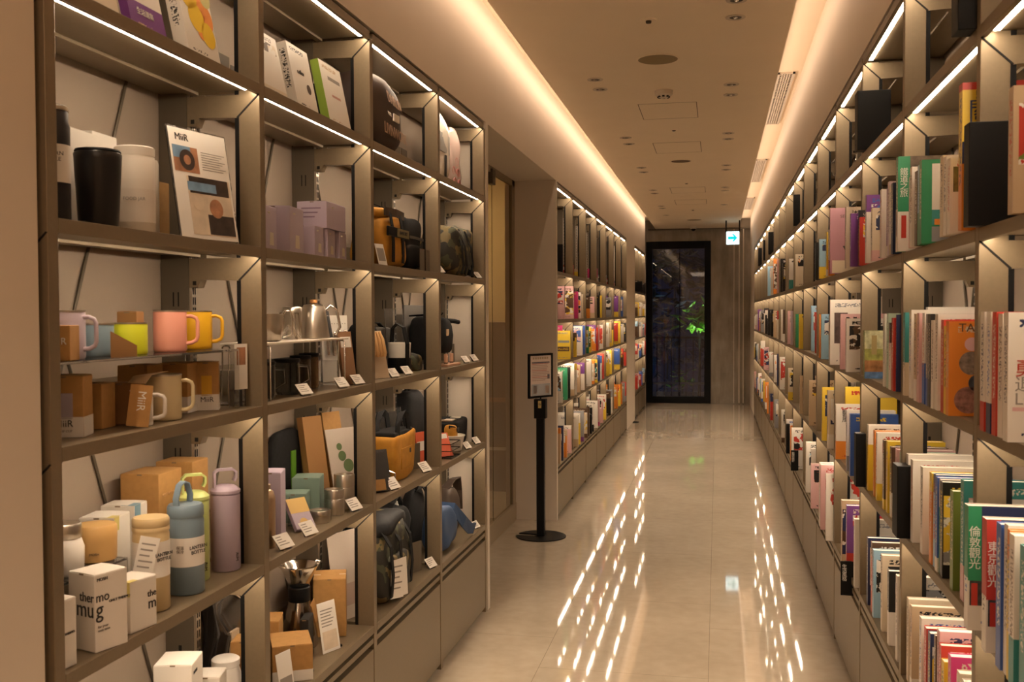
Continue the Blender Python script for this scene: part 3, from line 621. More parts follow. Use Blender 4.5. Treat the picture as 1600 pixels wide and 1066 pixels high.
(0.583,4.945,0.503,0.206,0.0340,0.300,1,'A','D','N',0.00,0.90,'tan book with brown, third from near post, bottom deck, fourth long-bookcase bay',''),
(0.582,4.751,0.503,0.234,0.0340,0.312,1,'V','R','C',0.30,0.20,'purple book with red, second from near post, bottom deck, fourth long-bookcase bay',''),
(0.585,4.506,0.503,0.209,0.0340,0.299,1,'W','W','S',0.00,0.00,'white book, first from near post, bottom deck, fourth long-bookcase bay',''),
(0.580,6.021,1.435,0.184,0.0340,0.255,1,'O','D','C',0.00,0.00,'orange book with brown, third from near post, eye-level shelf, fifth long-bookcase bay',''),
(0.577,5.874,1.435,0.193,0.0340,0.255,1,'L','W','N',0.00,0.40,'light-blue book with white, second from near post, eye-level shelf, fifth long-bookcase bay',''),
(0.578,5.472,1.435,0.175,0.0340,0.249,1,'C','W','K',0.00,0.55,'cream book with white, first from near post, eye-level shelf, fifth long-bookcase bay',''),
(0.581,5.855,0.973,0.218,0.0340,0.302,1,'Y','N','N',0.00,0.50,'yellow book with navy, second from near post, low shelf, fifth long-bookcase bay',''),
(0.576,5.517,0.973,0.229,0.0340,0.310,1,'C','W','N',0.25,0.55,'cream book with white, first from near post, low shelf, fifth long-bookcase bay',''),
(0.561,6.290,0.503,0.184,0.0340,0.274,1,'P','R','K',0.00,0.35,'pink book with red, fourth from near post, bottom deck, fifth long-bookcase bay',''),
(0.561,5.773,0.503,0.260,0.0340,0.356,1,'W','W','S',0.15,0.55,'white book, third from near post, bottom deck, fifth long-bookcase bay',''),
(0.558,5.684,0.503,0.246,0.0340,0.359,1,'P','A','R',0.00,0.30,'pink book with tan, second from near post, bottom deck, fifth long-bookcase bay',''),
(0.558,5.411,0.503,0.260,0.0214,0.351,1,'W','W','R',0.15,0.40,'white book, first from near post, bottom deck, fifth long-bookcase bay',''),
(0.624,7.027,1.435,0.208,0.0340,0.310,1,'L','W','R',0.00,0.50,'light-blue book with white, second from near post, eye-level shelf, sixth long-bookcase bay',''),
(0.620,6.706,1.435,0.189,0.0340,0.258,1,'R','W','W',0.00,0.40,'red book with white, first from near post, eye-level shelf, sixth long-bookcase bay',''),
(0.577,6.628,0.973,0.193,0.0340,0.291,1,'A','Y','D',0.00,0.25,'tan book with yellow, first from near post, low shelf, sixth long-bookcase bay',''),
(0.578,6.847,0.503,0.242,0.0340,0.336,1,'W','L','K',0.00,0.40,'white book with light-blue, second from near post, bottom deck, sixth long-bookcase bay',''),
(0.579,6.473,0.503,0.244,0.0340,0.343,1,'A','W','D',-0.30,0.00,'tan book with white, first from near post, bottom deck, sixth long-bookcase bay',''),
(0.572,7.741,1.895,0.176,0.0340,0.241,1,'C','O','K',0.00,0.30,'cream book with orange, first from near post, high shelf, seventh long-bookcase bay',''),
(0.578,7.786,1.435,0.177,0.0340,0.253,1,'G','G','W',0.20,0.00,'green book, second from near post, eye-level shelf, seventh long-bookcase bay',''),
(0.579,7.481,1.435,0.189,0.0340,0.253,1,'Y','W','N',0.00,0.00,'yellow book with white, first from near post, eye-level shelf, seventh long-bookcase bay',''),
(0.580,7.401,0.973,0.194,0.0340,0.272,1,'A','D','K',0.00,0.30,'tan book with brown, first from near post, low shelf, seventh long-bookcase bay',''),
(0.557,7.858,0.503,0.228,0.0340,0.315,1,'W','R','K',0.00,0.50,'white book with red, first from near post, bottom deck, seventh long-bookcase bay',''),
(0.580,8.541,1.895,0.172,0.0340,0.249,1,'W','T','K',0.30,0.00,'white book with teal, first from near post, high shelf, eighth long-bookcase bay',''),
(0.576,8.635,1.435,0.188,0.0340,0.279,1,'P','W','K',0.00,0.25,'pink book with white, second from near post, eye-level shelf, eighth long-bookcase bay',''),
(0.580,8.332,1.435,0.194,0.0340,0.278,1,'U','P','R',0.00,0.00,'lilac book with pink, first from near post, eye-level shelf, eighth long-bookcase bay',''),
(0.576,8.533,0.973,0.197,0.0340,0.266,1,'C','Y','K',0.25,0.55,'cream book with yellow, first from near post, low shelf, eighth long-bookcase bay',''),
(0.577,8.746,0.503,0.195,0.0340,0.287,1,'W','P','B',0.00,0.00,'white book with pink, second from near post, bottom deck, eighth long-bookcase bay',''),
(0.578,8.289,0.503,0.207,0.0296,0.283,1,'O','W','C',0.00,0.40,'orange book with white, first from near post, bottom deck, eighth long-bookcase bay',''),
(0.580,9.719,1.895,0.227,0.0340,0.312,1,'K','D','W',0.00,0.00,'black book with brown, second from near post, high shelf, ninth long-bookcase bay',''),
(0.576,9.335,1.895,0.166,0.0340,0.251,1,'K','K','Y',0.00,0.55,'black book, first from near post, high shelf, ninth long-bookcase bay',''),
(0.581,9.595,1.435,0.199,0.0340,0.293,1,'W','D','D',0.00,0.25,'white book with brown, second from near post, eye-level shelf, ninth long-bookcase bay',''),
(0.575,9.246,1.435,0.194,0.0100,0.291,1,'D','W','Y',0.25,0.00,'brown book with white, first from near post, eye-level shelf, ninth long-bookcase bay',''),
(0.578,9.718,0.973,0.205,0.0340,0.306,1,'W','R','R',0.00,0.70,'white book with red, first from near post, low shelf, ninth long-bookcase bay',''),
(0.579,9.448,0.503,0.206,0.0340,0.302,1,'W','D','K',0.15,0.40,'white book with brown, first from near post, bottom deck, ninth long-bookcase bay',''),
(0.576,10.828,1.895,0.246,0.0340,0.370,1,'O','D','W',0.00,0.90,'orange book with brown, second from near post, high shelf, tenth long-bookcase bay',''),
(0.581,10.243,1.895,0.249,0.0340,0.339,1,'P','W','R',0.00,0.55,'pink book with white, first from near post, high shelf, tenth long-bookcase bay',''),
(0.577,10.796,1.435,0.201,0.0340,0.283,1,'A','W','K',0.00,0.25,'tan book with white, second from near post, eye-level shelf, tenth long-bookcase bay',''),
(0.579,10.214,1.435,0.210,0.0340,0.282,1,'C','R','N',-0.30,0.00,'cream book with red, first from near post, eye-level shelf, tenth long-bookcase bay',''),
(0.580,10.708,0.973,0.201,0.0340,0.283,1,'W','O','S',0.00,0.60,'white book with orange, second from near post, low shelf, tenth long-bookcase bay',''),
(0.580,10.206,0.973,0.233,0.0177,0.317,1,'N','W','W',0.00,0.40,'navy book with white, first from near post, low shelf, tenth long-bookcase bay',''),
(0.580,10.621,0.503,0.222,0.0340,0.297,1,'S','N','C',0.00,0.55,'grey book with navy, first from near post, bottom deck, tenth long-bookcase bay',''),
(0.576,12.044,1.895,0.254,0.0340,0.345,1,'L','W','R',0.00,0.30,'light-blue book with white, second from near post, high shelf, eleventh long-bookcase bay',''),
(0.576,11.340,1.895,0.221,0.0340,0.298,1,'W','O','R',0.00,0.25,'white book with orange, first from near post, high shelf, eleventh long-bookcase bay',''),
(0.576,11.955,1.435,0.225,0.0340,0.300,1,'K','K','W',0.00,0.00,'black book, second from near post, eye-level shelf, eleventh long-bookcase bay',''),
(0.578,11.312,1.435,0.203,0.0340,0.298,1,'K','W','Y',0.00,0.40,'black book with white, first from near post, eye-level shelf, eleventh long-bookcase bay',''),
(0.579,11.704,0.973,0.198,0.0340,0.278,1,'W','S','R',0.15,0.00,'white book with grey, first from near post, low shelf, eleventh long-bookcase bay',''),
(0.576,11.393,0.503,0.206,0.0340,0.295,1,'R','N','W',-0.30,0.00,'red book with navy, first from near post, bottom deck, eleventh long-bookcase bay',''),
(0.578,13.003,1.435,0.219,0.0340,0.321,1,'W','K','R',-0.20,0.00,'white book with black, second from near post, eye-level shelf, twelfth long-bookcase bay',''),
(0.577,12.676,1.435,0.205,0.0340,0.294,1,'K','W','W',-0.20,0.25,'black book with white, first from near post, eye-level shelf, twelfth long-bookcase bay',''),
(0.578,13.003,0.973,0.197,0.0340,0.287,1,'P','R','N',0.00,0.80,'pink book with red, first from near post, low shelf, twelfth long-bookcase bay',''),
(0.579,12.705,0.503,0.240,0.0340,0.334,1,'O','W','W',0.25,0.55,'orange book with white, second from near post, bottom deck, twelfth long-bookcase bay',''),
(0.577,12.131,0.503,0.241,0.0340,0.335,1,'O','O','W',0.25,0.00,'orange book, first from near post, bottom deck, twelfth long-bookcase bay',''),
(0.577,13.962,1.435,0.225,0.0340,0.298,1,'S','A','K',0.00,0.60,'grey book with tan, first from near post, eye-level shelf, thirteenth long-bookcase bay',''),
(0.578,13.962,0.973,0.243,0.0340,0.343,1,'R','W','W',-0.30,0.25,'red book with white, first from near post, low shelf, thirteenth long-bookcase bay',''),
(0.577,13.725,0.503,0.212,0.0340,0.308,1,'W','B','N',0.15,0.55,'white book with blue, second from near post, bottom deck, thirteenth long-bookcase bay',''),
(0.581,13.241,0.503,0.228,0.0340,0.314,1,'Y','S','N',0.15,0.40,'yellow book with grey, first from near post, bottom deck, thirteenth long-bookcase bay',''),
(0.575,14.921,1.435,0.226,0.0340,0.311,1,'V','K','C',0.00,0.50,'purple book with black, first from near post, eye-level shelf, fourteenth long-bookcase bay',''),
(0.580,14.809,0.503,0.213,0.0340,0.321,1,'W','N','R',0.25,0.25,'white book with navy, first from near post, bottom deck, fourteenth long-bookcase bay',''),
(-1.268,8.891,1.650,0.206,0.0340,0.295,-1,'P','Y','D',0.00,0.90,'pink book with yellow, second from near post, second shelf, first sign-stand bookcase bay','manga'),
(-1.274,8.387,1.650,0.205,0.0340,0.279,-1,'P','R','N',0.00,0.50,'pink book with red, first from near post, second shelf, first sign-stand bookcase bay',''),
(-1.271,9.549,1.650,0.174,0.0340,0.235,-1,'C','Y','K',0.00,0.40,'cream book with yellow, third from near post, second shelf, second sign-stand bookcase bay',''),
(-1.271,9.410,1.650,0.177,0.0340,0.250,-1,'W','O','K',0.00,0.80,'white book with orange, second from near post, second shelf, second sign-stand bookcase bay',''),
(-1.269,9.187,1.650,0.190,0.0340,0.252,-1,'M','Y','Y',0.00,0.00,'magenta book with yellow, first from near post, second shelf, second sign-stand bookcase bay',''),
(-1.272,10.477,1.650,0.164,0.0340,0.225,-1,'P','A','K',0.25,0.25,'pink book with tan, second from near post, second shelf, third sign-stand bookcase bay',''),
(-1.273,10.096,1.650,0.154,0.0340,0.219,-1,'D','O','W',0.45,0.00,'brown book with orange, first from near post, second shelf, third sign-stand bookcase bay',''),
(-1.269,11.135,1.650,0.173,0.0340,0.249,-1,'Y','Y','K',0.00,0.00,'yellow book, second from near post, second shelf, fourth sign-stand bookcase bay',''),
(-1.271,10.948,1.650,0.173,0.0340,0.246,-1,'K','K','Y',0.00,0.00,'black book, first from near post, second shelf, fourth sign-stand bookcase bay',''),
(-1.271,12.174,1.650,0.167,0.0340,0.243,-1,'S','W','K',0.00,0.60,'grey book with white, first from near post, second shelf, fifth sign-stand bookcase bay',''),
(-1.274,13.065,1.650,0.192,0.0340,0.274,-1,'V','Y','W',0.25,0.00,'purple book with yellow, first from near post, second shelf, sixth sign-stand bookcase bay',''),
(-1.271,13.701,1.650,0.202,0.0340,0.275,-1,'B','P','W',0.00,0.70,'blue book with pink, first from near post, second shelf, seventh sign-stand bookcase bay',''),
(-1.268,8.684,1.295,0.179,0.0340,0.252,-1,'Y','K','S',0.00,0.00,'yellow book with black, first from near post, third shelf, first sign-stand bookcase bay','calling'),
(-1.270,9.688,1.295,0.202,0.0340,0.285,-1,'B','B','C',0.00,0.00,'blue book, third from near post, third shelf, second sign-stand bookcase bay',''),
(-1.271,9.498,1.295,0.202,0.0340,0.281,-1,'W','P','B',0.00,0.50,'white book with pink, second from near post, third shelf, second sign-stand bookcase bay',''),
(-1.274,9.115,1.295,0.156,0.0340,0.227,-1,'Y','D','K',-0.20,0.25,'yellow book with brown, first from near post, third shelf, second sign-stand bookcase bay',''),
(-1.268,10.762,1.295,0.166,0.0340,0.250,-1,'R','R','W',-0.20,0.25,'red book, fourth from near post, third shelf, third sign-stand bookcase bay',''),
(-1.272,10.586,1.295,0.192,0.0340,0.280,-1,'V','O','W',0.30,0.70,'purple book with orange, third from near post, third shelf, third sign-stand bookcase bay',''),
(-1.273,10.197,1.295,0.173,0.0340,0.258,-1,'Y','K','K',0.00,0.80,'yellow book with black, second from near post, third shelf, third sign-stand bookcase bay',''),
(-1.271,9.987,1.295,0.206,0.0340,0.274,-1,'G','Y','W',0.00,0.80,'green book with yellow, first from near post, third shelf, third sign-stand bookcase bay',''),
(-1.271,11.259,1.295,0.197,0.0340,0.272,-1,'W','O','R',0.00,0.80,'white book with orange, second from near post, third shelf, fourth sign-stand bookcase bay',''),
(-1.269,10.882,1.295,0.192,0.0340,0.277,-1,'P','W','B',0.00,0.25,'pink book with white, first from near post, third shelf, fourth sign-stand bookcase bay',''),
(-1.271,12.401,1.295,0.190,0.0340,0.282,-1,'Y','D','R',-0.30,0.00,'yellow book with brown, third from near post, third shelf, fifth sign-stand bookcase bay',''),
(-1.269,12.171,1.295,0.219,0.0340,0.295,-1,'A','Y','D',0.15,0.40,'tan book with yellow, second from near post, third shelf, fifth sign-stand bookcase bay',''),
(-1.273,11.948,1.295,0.205,0.0340,0.287,-1,'W','A','B',0.00,0.40,'white book with tan, first from near post, third shelf, fifth sign-stand bookcase bay',''),
(-1.270,13.327,1.295,0.200,0.0340,0.295,-1,'Y','Y','B',0.00,0.00,'yellow book, second from near post, third shelf, sixth sign-stand bookcase bay',''),
(-1.271,12.975,1.295,0.207,0.0340,0.277,-1,'R','Y','W',0.15,0.00,'red book with yellow, first from near post, third shelf, sixth sign-stand bookcase bay',''),
(-1.270,14.140,1.295,0.190,0.0340,0.265,-1,'K','K','Y',0.25,0.55,'black book, second from near post, third shelf, seventh sign-stand bookcase bay',''),
(-1.270,13.794,1.295,0.179,0.0340,0.259,-1,'W','K','B',0.00,0.00,'white book with black, first from near post, third shelf, seventh sign-stand bookcase bay',''),
(-1.385,9.205,1.295,0.150,0.0340,0.285,-1,'W','W','B',0.00,0.00,'white book, behind, first from near post, third shelf, second sign-stand bookcase bay',''),
(-1.382,8.956,1.295,0.150,0.0340,0.295,-1,'M','P','C',0.00,0.00,'magenta book with pink, behind, first from near post, third shelf, first sign-stand bookcase bay',''),
(-1.272,8.956,0.950,0.199,0.0340,0.295,-1,'W','A','D',0.20,0.00,'white book with tan, fourth from near post, fourth shelf, first sign-stand bookcase bay',''),
(-1.272,8.679,0.950,0.206,0.0340,0.275,-1,'K','G','C',0.00,0.40,'black book with green, third from near post, fourth shelf, first sign-stand bookcase bay',''),
(-1.271,8.524,0.950,0.199,0.0340,0.277,-1,'G','I','C',0.00,0.00,'green book with mint, second from near post, fourth shelf, first sign-stand bookcase bay',''),
(-1.271,8.231,0.950,0.193,0.0340,0.261,-1,'W','L','D',0.00,0.60,'white book with light-blue, first from near post, fourth shelf, first sign-stand bookcase bay',''),
(-1.269,9.634,0.950,0.182,0.0340,0.267,-1,'V','W','W',0.60,0.00,'purple book with white, third from near post, fourth shelf, second sign-stand bookcase bay',''),
(-1.272,9.354,0.950,0.183,0.0340,0.263,-1,'A','W','R',0.00,0.40,'tan book with white, second from near post, fourth shelf, second sign-stand bookcase bay',''),
(-1.270,9.089,0.950,0.206,0.0340,0.288,-1,'W','Y','S',-0.20,0.25,'white book with yellow, first from near post, fourth shelf, second sign-stand bookcase bay',''),
(-1.269,10.698,0.950,0.169,0.0340,0.250,-1,'Y','T','K',0.00,0.90,'yellow book with teal, third from near post, fourth shelf, third sign-stand bookcase bay',''),
(-1.273,10.467,0.950,0.179,0.0340,0.253,-1,'O','W','C',0.00,0.90,'orange book with white, second from near post, fourth shelf, third sign-stand bookcase bay',''),
(-1.271,10.192,0.950,0.191,0.0340,0.279,-1,'W','W','K',0.00,0.00,'white book, first from near post, fourth shelf, third sign-stand bookcase bay',''),
(-1.268,11.320,0.950,0.208,0.0340,0.287,-1,'R','O','Y',0.00,0.40,'red book with orange, third from near post, fourth shelf, fourth sign-stand bookcase bay',''),
(-1.270,11.126,0.950,0.195,0.0340,0.273,-1,'W','B','K',-0.30,0.40,'white book with blue, second from near post, fourth shelf, fourth sign-stand bookcase bay',''),
(-1.269,10.939,0.950,0.193,0.0340,0.288,-1,'B','N','W',0.00,0.00,'blue book with navy, first from near post, fourth shelf, fourth sign-stand bookcase bay',''),
(-1.273,12.243,0.950,0.216,0.0340,0.295,-1,'Y','O','S',0.00,0.55,'yellow book with orange, second from near post, fourth shelf, fifth sign-stand bookcase bay',''),
(-1.270,11.907,0.950,0.208,0.0340,0.295,-1,'Y','W','D',-0.30,0.40,'yellow book with white, first from near post, fourth shelf, fifth sign-stand bookcase bay',''),
(-1.271,13.234,0.950,0.210,0.0340,0.278,-1,'B','Y','W',0.25,0.00,'blue book with yellow, first from near post, fourth shelf, sixth sign-stand bookcase bay',''),
(-1.270,14.187,0.950,0.176,0.0340,0.244,-1,'R','D','W',-0.20,0.00,'red book with brown, second from near post, fourth shelf, seventh sign-stand bookcase bay',''),
(-1.273,13.790,0.950,0.171,0.0340,0.258,-1,'D','R','Y',-0.30,0.40,'brown book with red, first from near post, fourth shelf, seventh sign-stand bookcase bay',''),
(-1.272,8.749,0.455,0.184,0.0340,0.245,-1,'P','W','N',-0.12,0.00,'pink book with white, fourth from near post, bottom deck, first sign-stand bookcase bay',''),
(-1.271,8.478,0.455,0.156,0.0340,0.237,-1,'O','A','W',-0.20,0.40,'orange book with tan, third from near post, bottom deck, first sign-stand bookcase bay',''),
(-1.274,8.296,0.455,0.202,0.0340,0.295,-1,'N','K','W',0.00,0.55,'navy book with black, second from near post, bottom deck, first sign-stand bookcase bay',''),
(-1.269,8.125,0.455,0.206,0.0286,0.295,-1,'A','O','D',-0.15,0.00,'tan book with orange, first from near post, bottom deck, first sign-stand bookcase bay',''),
(-1.270,9.868,0.455,0.207,0.0340,0.295,-1,'D','Y','C',0.00,0.90,'brown book with yellow, fourth from near post, bottom deck, second sign-stand bookcase bay',''),
(-1.270,9.581,0.455,0.204,0.0340,0.295,-1,'S','V','W',0.15,0.00,'grey book with purple, third from near post, bottom deck, second sign-stand bookcase bay',''),
(-1.273,9.348,0.455,0.222,0.0340,0.295,-1,'Y','W','K',-0.30,0.25,'yellow book with white, second from near post, bottom deck, second sign-stand bookcase bay',''),
(-1.268,9.170,0.455,0.209,0.0340,0.295,-1,'W','A','S',0.25,0.00,'white book with tan, first from near post, bottom deck, second sign-stand bookcase bay',''),
(-1.272,10.752,0.455,0.200,0.0340,0.295,-1,'W','P','K',0.00,0.00,'white book with pink, third from near post, bottom deck, third sign-stand bookcase bay',''),
(-1.273,10.406,0.455,0.210,0.0340,0.295,-1,'W','K','K',0.25,0.55,'white book with black, second from near post, bottom deck, third sign-stand bookcase bay',''),
(-1.272,10.029,0.455,0.222,0.0340,0.295,-1,'D','R','C',0.00,0.55,'brown book with red, first from near post, bottom deck, third sign-stand bookcase bay',''),
(-1.273,11.583,0.455,0.202,0.0340,0.295,-1,'Y','W','R',-0.30,0.55,'yellow book with white, third from near post, bottom deck, fourth sign-stand bookcase bay',''),
(-1.271,11.249,0.455,0.211,0.0340,0.295,-1,'P','W','K',-0.20,0.40,'pink book with white, second from near post, bottom deck, fourth sign-stand bookcase bay',''),
(-1.273,10.933,0.455,0.196,0.0340,0.295,-1,'P','M','S',0.15,0.25,'pink book with magenta, first from near post, bottom deck, fourth sign-stand bookcase bay',''),
(-1.274,12.314,0.455,0.224,0.0340,0.295,-1,'W','S','B',-0.30,0.40,'white book with grey, second from near post, bottom deck, fifth sign-stand bookcase bay',''),
(-1.271,12.086,0.455,0.209,0.0340,0.295,-1,'K','D','C',-0.30,0.00,'black book with brown, first from near post, bottom deck, fifth sign-stand bookcase bay',''),
(-1.269,13.318,0.455,0.203,0.0340,0.289,-1,'Y','O','R',-0.20,0.25,'yellow book with orange, second from near post, bottom deck, sixth sign-stand bookcase bay',''),
(-1.272,12.966,0.455,0.202,0.0340,0.295,-1,'O','Y','W',0.00,0.40,'orange book with yellow, first from near post, bottom deck, sixth sign-stand bookcase bay',''),
(-1.271,14.183,0.455,0.189,0.0340,0.265,-1,'R','S','W',0.25,0.40,'red book with grey, third from near post, bottom deck, seventh sign-stand bookcase bay',''),
(-1.273,13.981,0.455,0.183,0.0340,0.269,-1,'S','G','W',0.00,0.25,'grey book with green, second from near post, bottom deck, seventh sign-stand bookcase bay',''),
(-1.273,13.597,0.455,0.197,0.0314,0.287,-1,'O','R','W',0.00,0.00,'orange book with red, first from near post, bottom deck, seventh sign-stand bookcase bay',''),
(-1.403,9.408,0.455,0.150,0.0340,0.295,-1,'W','W','B',0.00,0.00,'white book, behind, second from near post, bottom deck, second sign-stand bookcase bay',''),
(-1.404,9.243,0.455,0.150,0.0340,0.279,-1,'W','W','B',0.00,0.00,'white book, behind, first from near post, bottom deck, second sign-stand bookcase bay',''),
(-1.311,9.189,2.050,0.110,0.0340,0.100,-1,'R','W','Y',0.00,0.40,'red book with white, first from near post, top shelf, second sign-stand bookcase bay',''),
(-1.310,10.018,2.050,0.110,0.0340,0.100,-1,'Y','A','K',-0.30,0.00,'yellow book with tan, first from near post, top shelf, third sign-stand bookcase bay',''),
(-1.311,11.067,2.050,0.110,0.0340,0.148,-1,'M','W','Y',0.30,0.00,'magenta book with white, first from near post, top shelf, fourth sign-stand bookcase bay',''),
(-1.310,11.986,2.050,0.110,0.0340,0.111,-1,'S','W','K',0.00,0.40,'grey book with white, first from near post, top shelf, fifth sign-stand bookcase bay',''),
(-1.312,12.901,2.050,0.110,0.0340,0.100,-1,'R','P','W',0.15,0.40,'red book with pink, first from near post, top shelf, sixth sign-stand bookcase bay',''),
(-1.313,13.776,2.050,0.110,0.0340,0.100,-1,'P','A','B',0.00,0.25,'pink book with tan, first from near post, top shelf, seventh sign-stand bookcase bay',''),
(0.585,14.568,1.435,0.170,0.0340,0.277,1,'O','W','K',-0.30,0.40,'orange book with white, second from near post, eye-level shelf, fourteenth long-bookcase bay',''),
(0.585,14.268,1.435,0.170,0.0340,0.201,1,'K','L','W',-0.30,0.40,'black book with light-blue, first from near post, eye-level shelf, fourteenth long-bookcase bay',''),
(0.585,14.568,0.973,0.170,0.0340,0.219,1,'S','W','K',0.30,0.00,'grey book with white, second from near post, low shelf, fourteenth long-bookcase bay',''),
(0.585,14.268,0.973,0.170,0.0340,0.268,1,'O','Y','K',-0.30,0.00,'orange book with yellow, first from near post, low shelf, fourteenth long-bookcase bay',''),
(0.585,14.568,0.503,0.170,0.0340,0.272,1,'W','A','K',-0.30,0.40,'white book with tan, second from near post, bottom deck, fourteenth long-bookcase bay',''),
(0.585,14.268,0.503,0.170,0.0340,0.275,1,'L','A','K',0.30,0.40,'light-blue book with tan, first from near post, bottom deck, fourteenth long-bookcase bay',''),
(0.585,15.527,1.435,0.170,0.0340,0.244,1,'W','A','K',0.00,0.00,'white book with tan, second from near post, eye-level shelf, fifteenth long-bookcase bay',''),
(0.585,15.227,1.435,0.170,0.0340,0.230,1,'W','P','K',0.30,0.40,'white book with pink, first from near post, eye-level shelf, fifteenth long-bookcase bay',''),
(0.585,15.527,0.973,0.170,0.0340,0.245,1,'L','B','K',0.30,0.40,'light-blue book with blue, second from near post, low shelf, fifteenth long-bookcase bay',''),
(0.585,15.227,0.973,0.170,0.0340,0.266,1,'W','W','K',0.00,0.00,'white book, first from near post, low shelf, fifteenth long-bookcase bay',''),
(0.585,15.527,0.503,0.170,0.0340,0.211,1,'B','L','W',0.00,0.00,'blue book with light-blue, second from near post, bottom deck, fifteenth long-bookcase bay',''),
(0.585,15.227,0.503,0.170,0.0340,0.215,1,'W','O','K',0.30,0.00,'white book with orange, first from near post, bottom deck, fifteenth long-bookcase bay',''),
(0.585,16.486,1.435,0.170,0.0340,0.208,1,'W','W','K',0.00,0.40,'white book, second from near post, eye-level shelf, sixteenth long-bookcase bay',''),
(0.585,16.186,1.435,0.170,0.0340,0.233,1,'W','P','K',0.30,0.00,'white book with pink, first from near post, eye-level shelf, sixteenth long-bookcase bay',''),
(0.585,16.486,0.973,0.170,0.0340,0.252,1,'Y','W','K',-0.30,0.40,'yellow book with white, second from near post, low shelf, sixteenth long-bookcase bay',''),
(0.585,16.186,0.973,0.170,0.0340,0.239,1,'K','S','W',0.00,0.40,'black book with grey, first from near post, low shelf, sixteenth long-bookcase bay',''),
(0.585,16.486,0.503,0.170,0.0340,0.249,1,'P','Y','K',0.00,0.00,'pink book with yellow, second from near post, bottom deck, sixteenth long-bookcase bay',''),
(0.585,16.186,0.503,0.170,0.0340,0.221,1,'C','P','K',0.30,0.40,'cream book with pink, first from near post, bottom deck, sixteenth long-bookcase bay',''),
(-1.273,16.570,2.050,0.170,0.0340,0.190,-1,'K','K','W',0.30,0.00,'black book, second from near post, top shelf, first glass-door bookcase bay',''),
(-1.273,16.570,1.650,0.170,0.0340,0.226,-1,'Y','A','K',0.00,0.00,'yellow book with tan, second from near post, second shelf, first glass-door bookcase bay',''),
(-1.273,16.320,1.650,0.170,0.0340,0.203,-1,'D','A','W',-0.30,0.00,'brown book with tan, first from near post, second shelf, first glass-door bookcase bay',''),
(-1.273,16.570,1.295,0.170,0.0340,0.212,-1,'D','D','W',0.00,0.00,'brown book, second from near post, third shelf, first glass-door bookcase bay',''),
(-1.273,16.320,1.295,0.170,0.0340,0.269,-1,'D','L','W',-0.30,0.00,'brown book with light-blue, first from near post, third shelf, first glass-door bookcase bay',''),
(-1.273,16.570,0.950,0.170,0.0340,0.231,-1,'W','B','K',-0.30,0.00,'white book with blue, second from near post, fourth shelf, first glass-door bookcase bay',''),
(-1.273,16.320,0.950,0.170,0.0340,0.250,-1,'R','C','W',0.30,0.40,'red book with cream, first from near post, fourth shelf, first glass-door bookcase bay',''),
(-1.273,16.570,0.455,0.170,0.0340,0.243,-1,'P','W','K',0.30,0.40,'pink book with white, second from near post, bottom deck, first glass-door bookcase bay',''),
(-1.273,16.320,0.455,0.170,0.0340,0.222,-1,'R','R','W',-0.30,0.00,'red book, first from near post, bottom deck, first glass-door bookcase bay',''),
(-1.273,17.335,2.050,0.170,0.0340,0.201,-1,'K','K','W',-0.30,0.00,'black book, second from near post, top shelf, second glass-door bookcase bay',''),
(-1.273,17.335,1.650,0.170,0.0340,0.230,-1,'A','W','K',-0.30,0.40,'tan book with white, second from near post, second shelf, second glass-door bookcase bay',''),
(-1.273,17.085,1.650,0.170,0.0340,0.234,-1,'W','O','K',0.00,0.40,'white book with orange, first from near post, second shelf, second glass-door bookcase bay',''),
(-1.273,17.335,1.295,0.170,0.0340,0.242,-1,'P','C','K',-0.30,0.40,'pink book with cream, second from near post, third shelf, second glass-door bookcase bay',''),
(-1.273,17.085,1.295,0.170,0.0340,0.255,-1,'W','S','K',-0.30,0.00,'white book with grey, first from near post, third shelf, second glass-door bookcase bay',''),
(-1.273,17.335,0.950,0.170,0.0340,0.221,-1,'K','W','W',-0.30,0.00,'black book with white, second from near post, fourth shelf, second glass-door bookcase bay',''),
(-1.273,17.085,0.950,0.170,0.0340,0.208,-1,'B','O','W',-0.30,0.40,'blue book with orange, first from near post, fourth shelf, second glass-door bookcase bay',''),
(-1.273,17.335,0.455,0.170,0.0340,0.235,-1,'B','Y','W',0.00,0.00,'blue book with yellow, second from near post, bottom deck, second glass-door bookcase bay',''),
(-1.273,17.085,0.455,0.170,0.0340,0.198,-1,'R','W','W',0.00,0.40,'red book with white, first from near post, bottom deck, second glass-door bookcase bay',''),
(-1.273,18.100,2.050,0.170,0.0340,0.191,-1,'K','K','W',0.30,0.00,'black book, second from near post, top shelf, third glass-door bookcase bay',''),
(-1.273,18.100,1.650,0.170,0.0340,0.210,-1,'W','A','K',0.00,0.40,'white book with tan, second from near post, second shelf, third glass-door bookcase bay',''),
(-1.273,17.850,1.650,0.170,0.0340,0.185,-1,'Y','W','K',-0.30,0.00,'yellow book with white, first from near post, second shelf, third glass-door bookcase bay',''),
(-1.273,18.100,1.295,0.170,0.0340,0.216,-1,'R','S','W',0.00,0.40,'red book with grey, second from near post, third shelf, third glass-door bookcase bay',''),
(-1.273,17.850,1.295,0.170,0.0340,0.211,-1,'S','L','K',-0.30,0.40,'grey book with light-blue, first from near post, third shelf, third glass-door bookcase bay',''),
(-1.273,18.100,0.950,0.170,0.0340,0.248,-1,'R','R','W',-0.30,0.40,'red book, second from near post, fourth shelf, third glass-door bookcase bay',''),
(-1.273,17.850,0.950,0.170,0.0340,0.254,-1,'W','S','K',0.00,0.40,'white book with grey, first from near post, fourth shelf, third glass-door bookcase bay',''),
(-1.273,18.100,0.455,0.170,0.0340,0.227,-1,'K','K','W',0.00,0.40,'black book, second from near post, bottom deck, third glass-door bookcase bay',''),
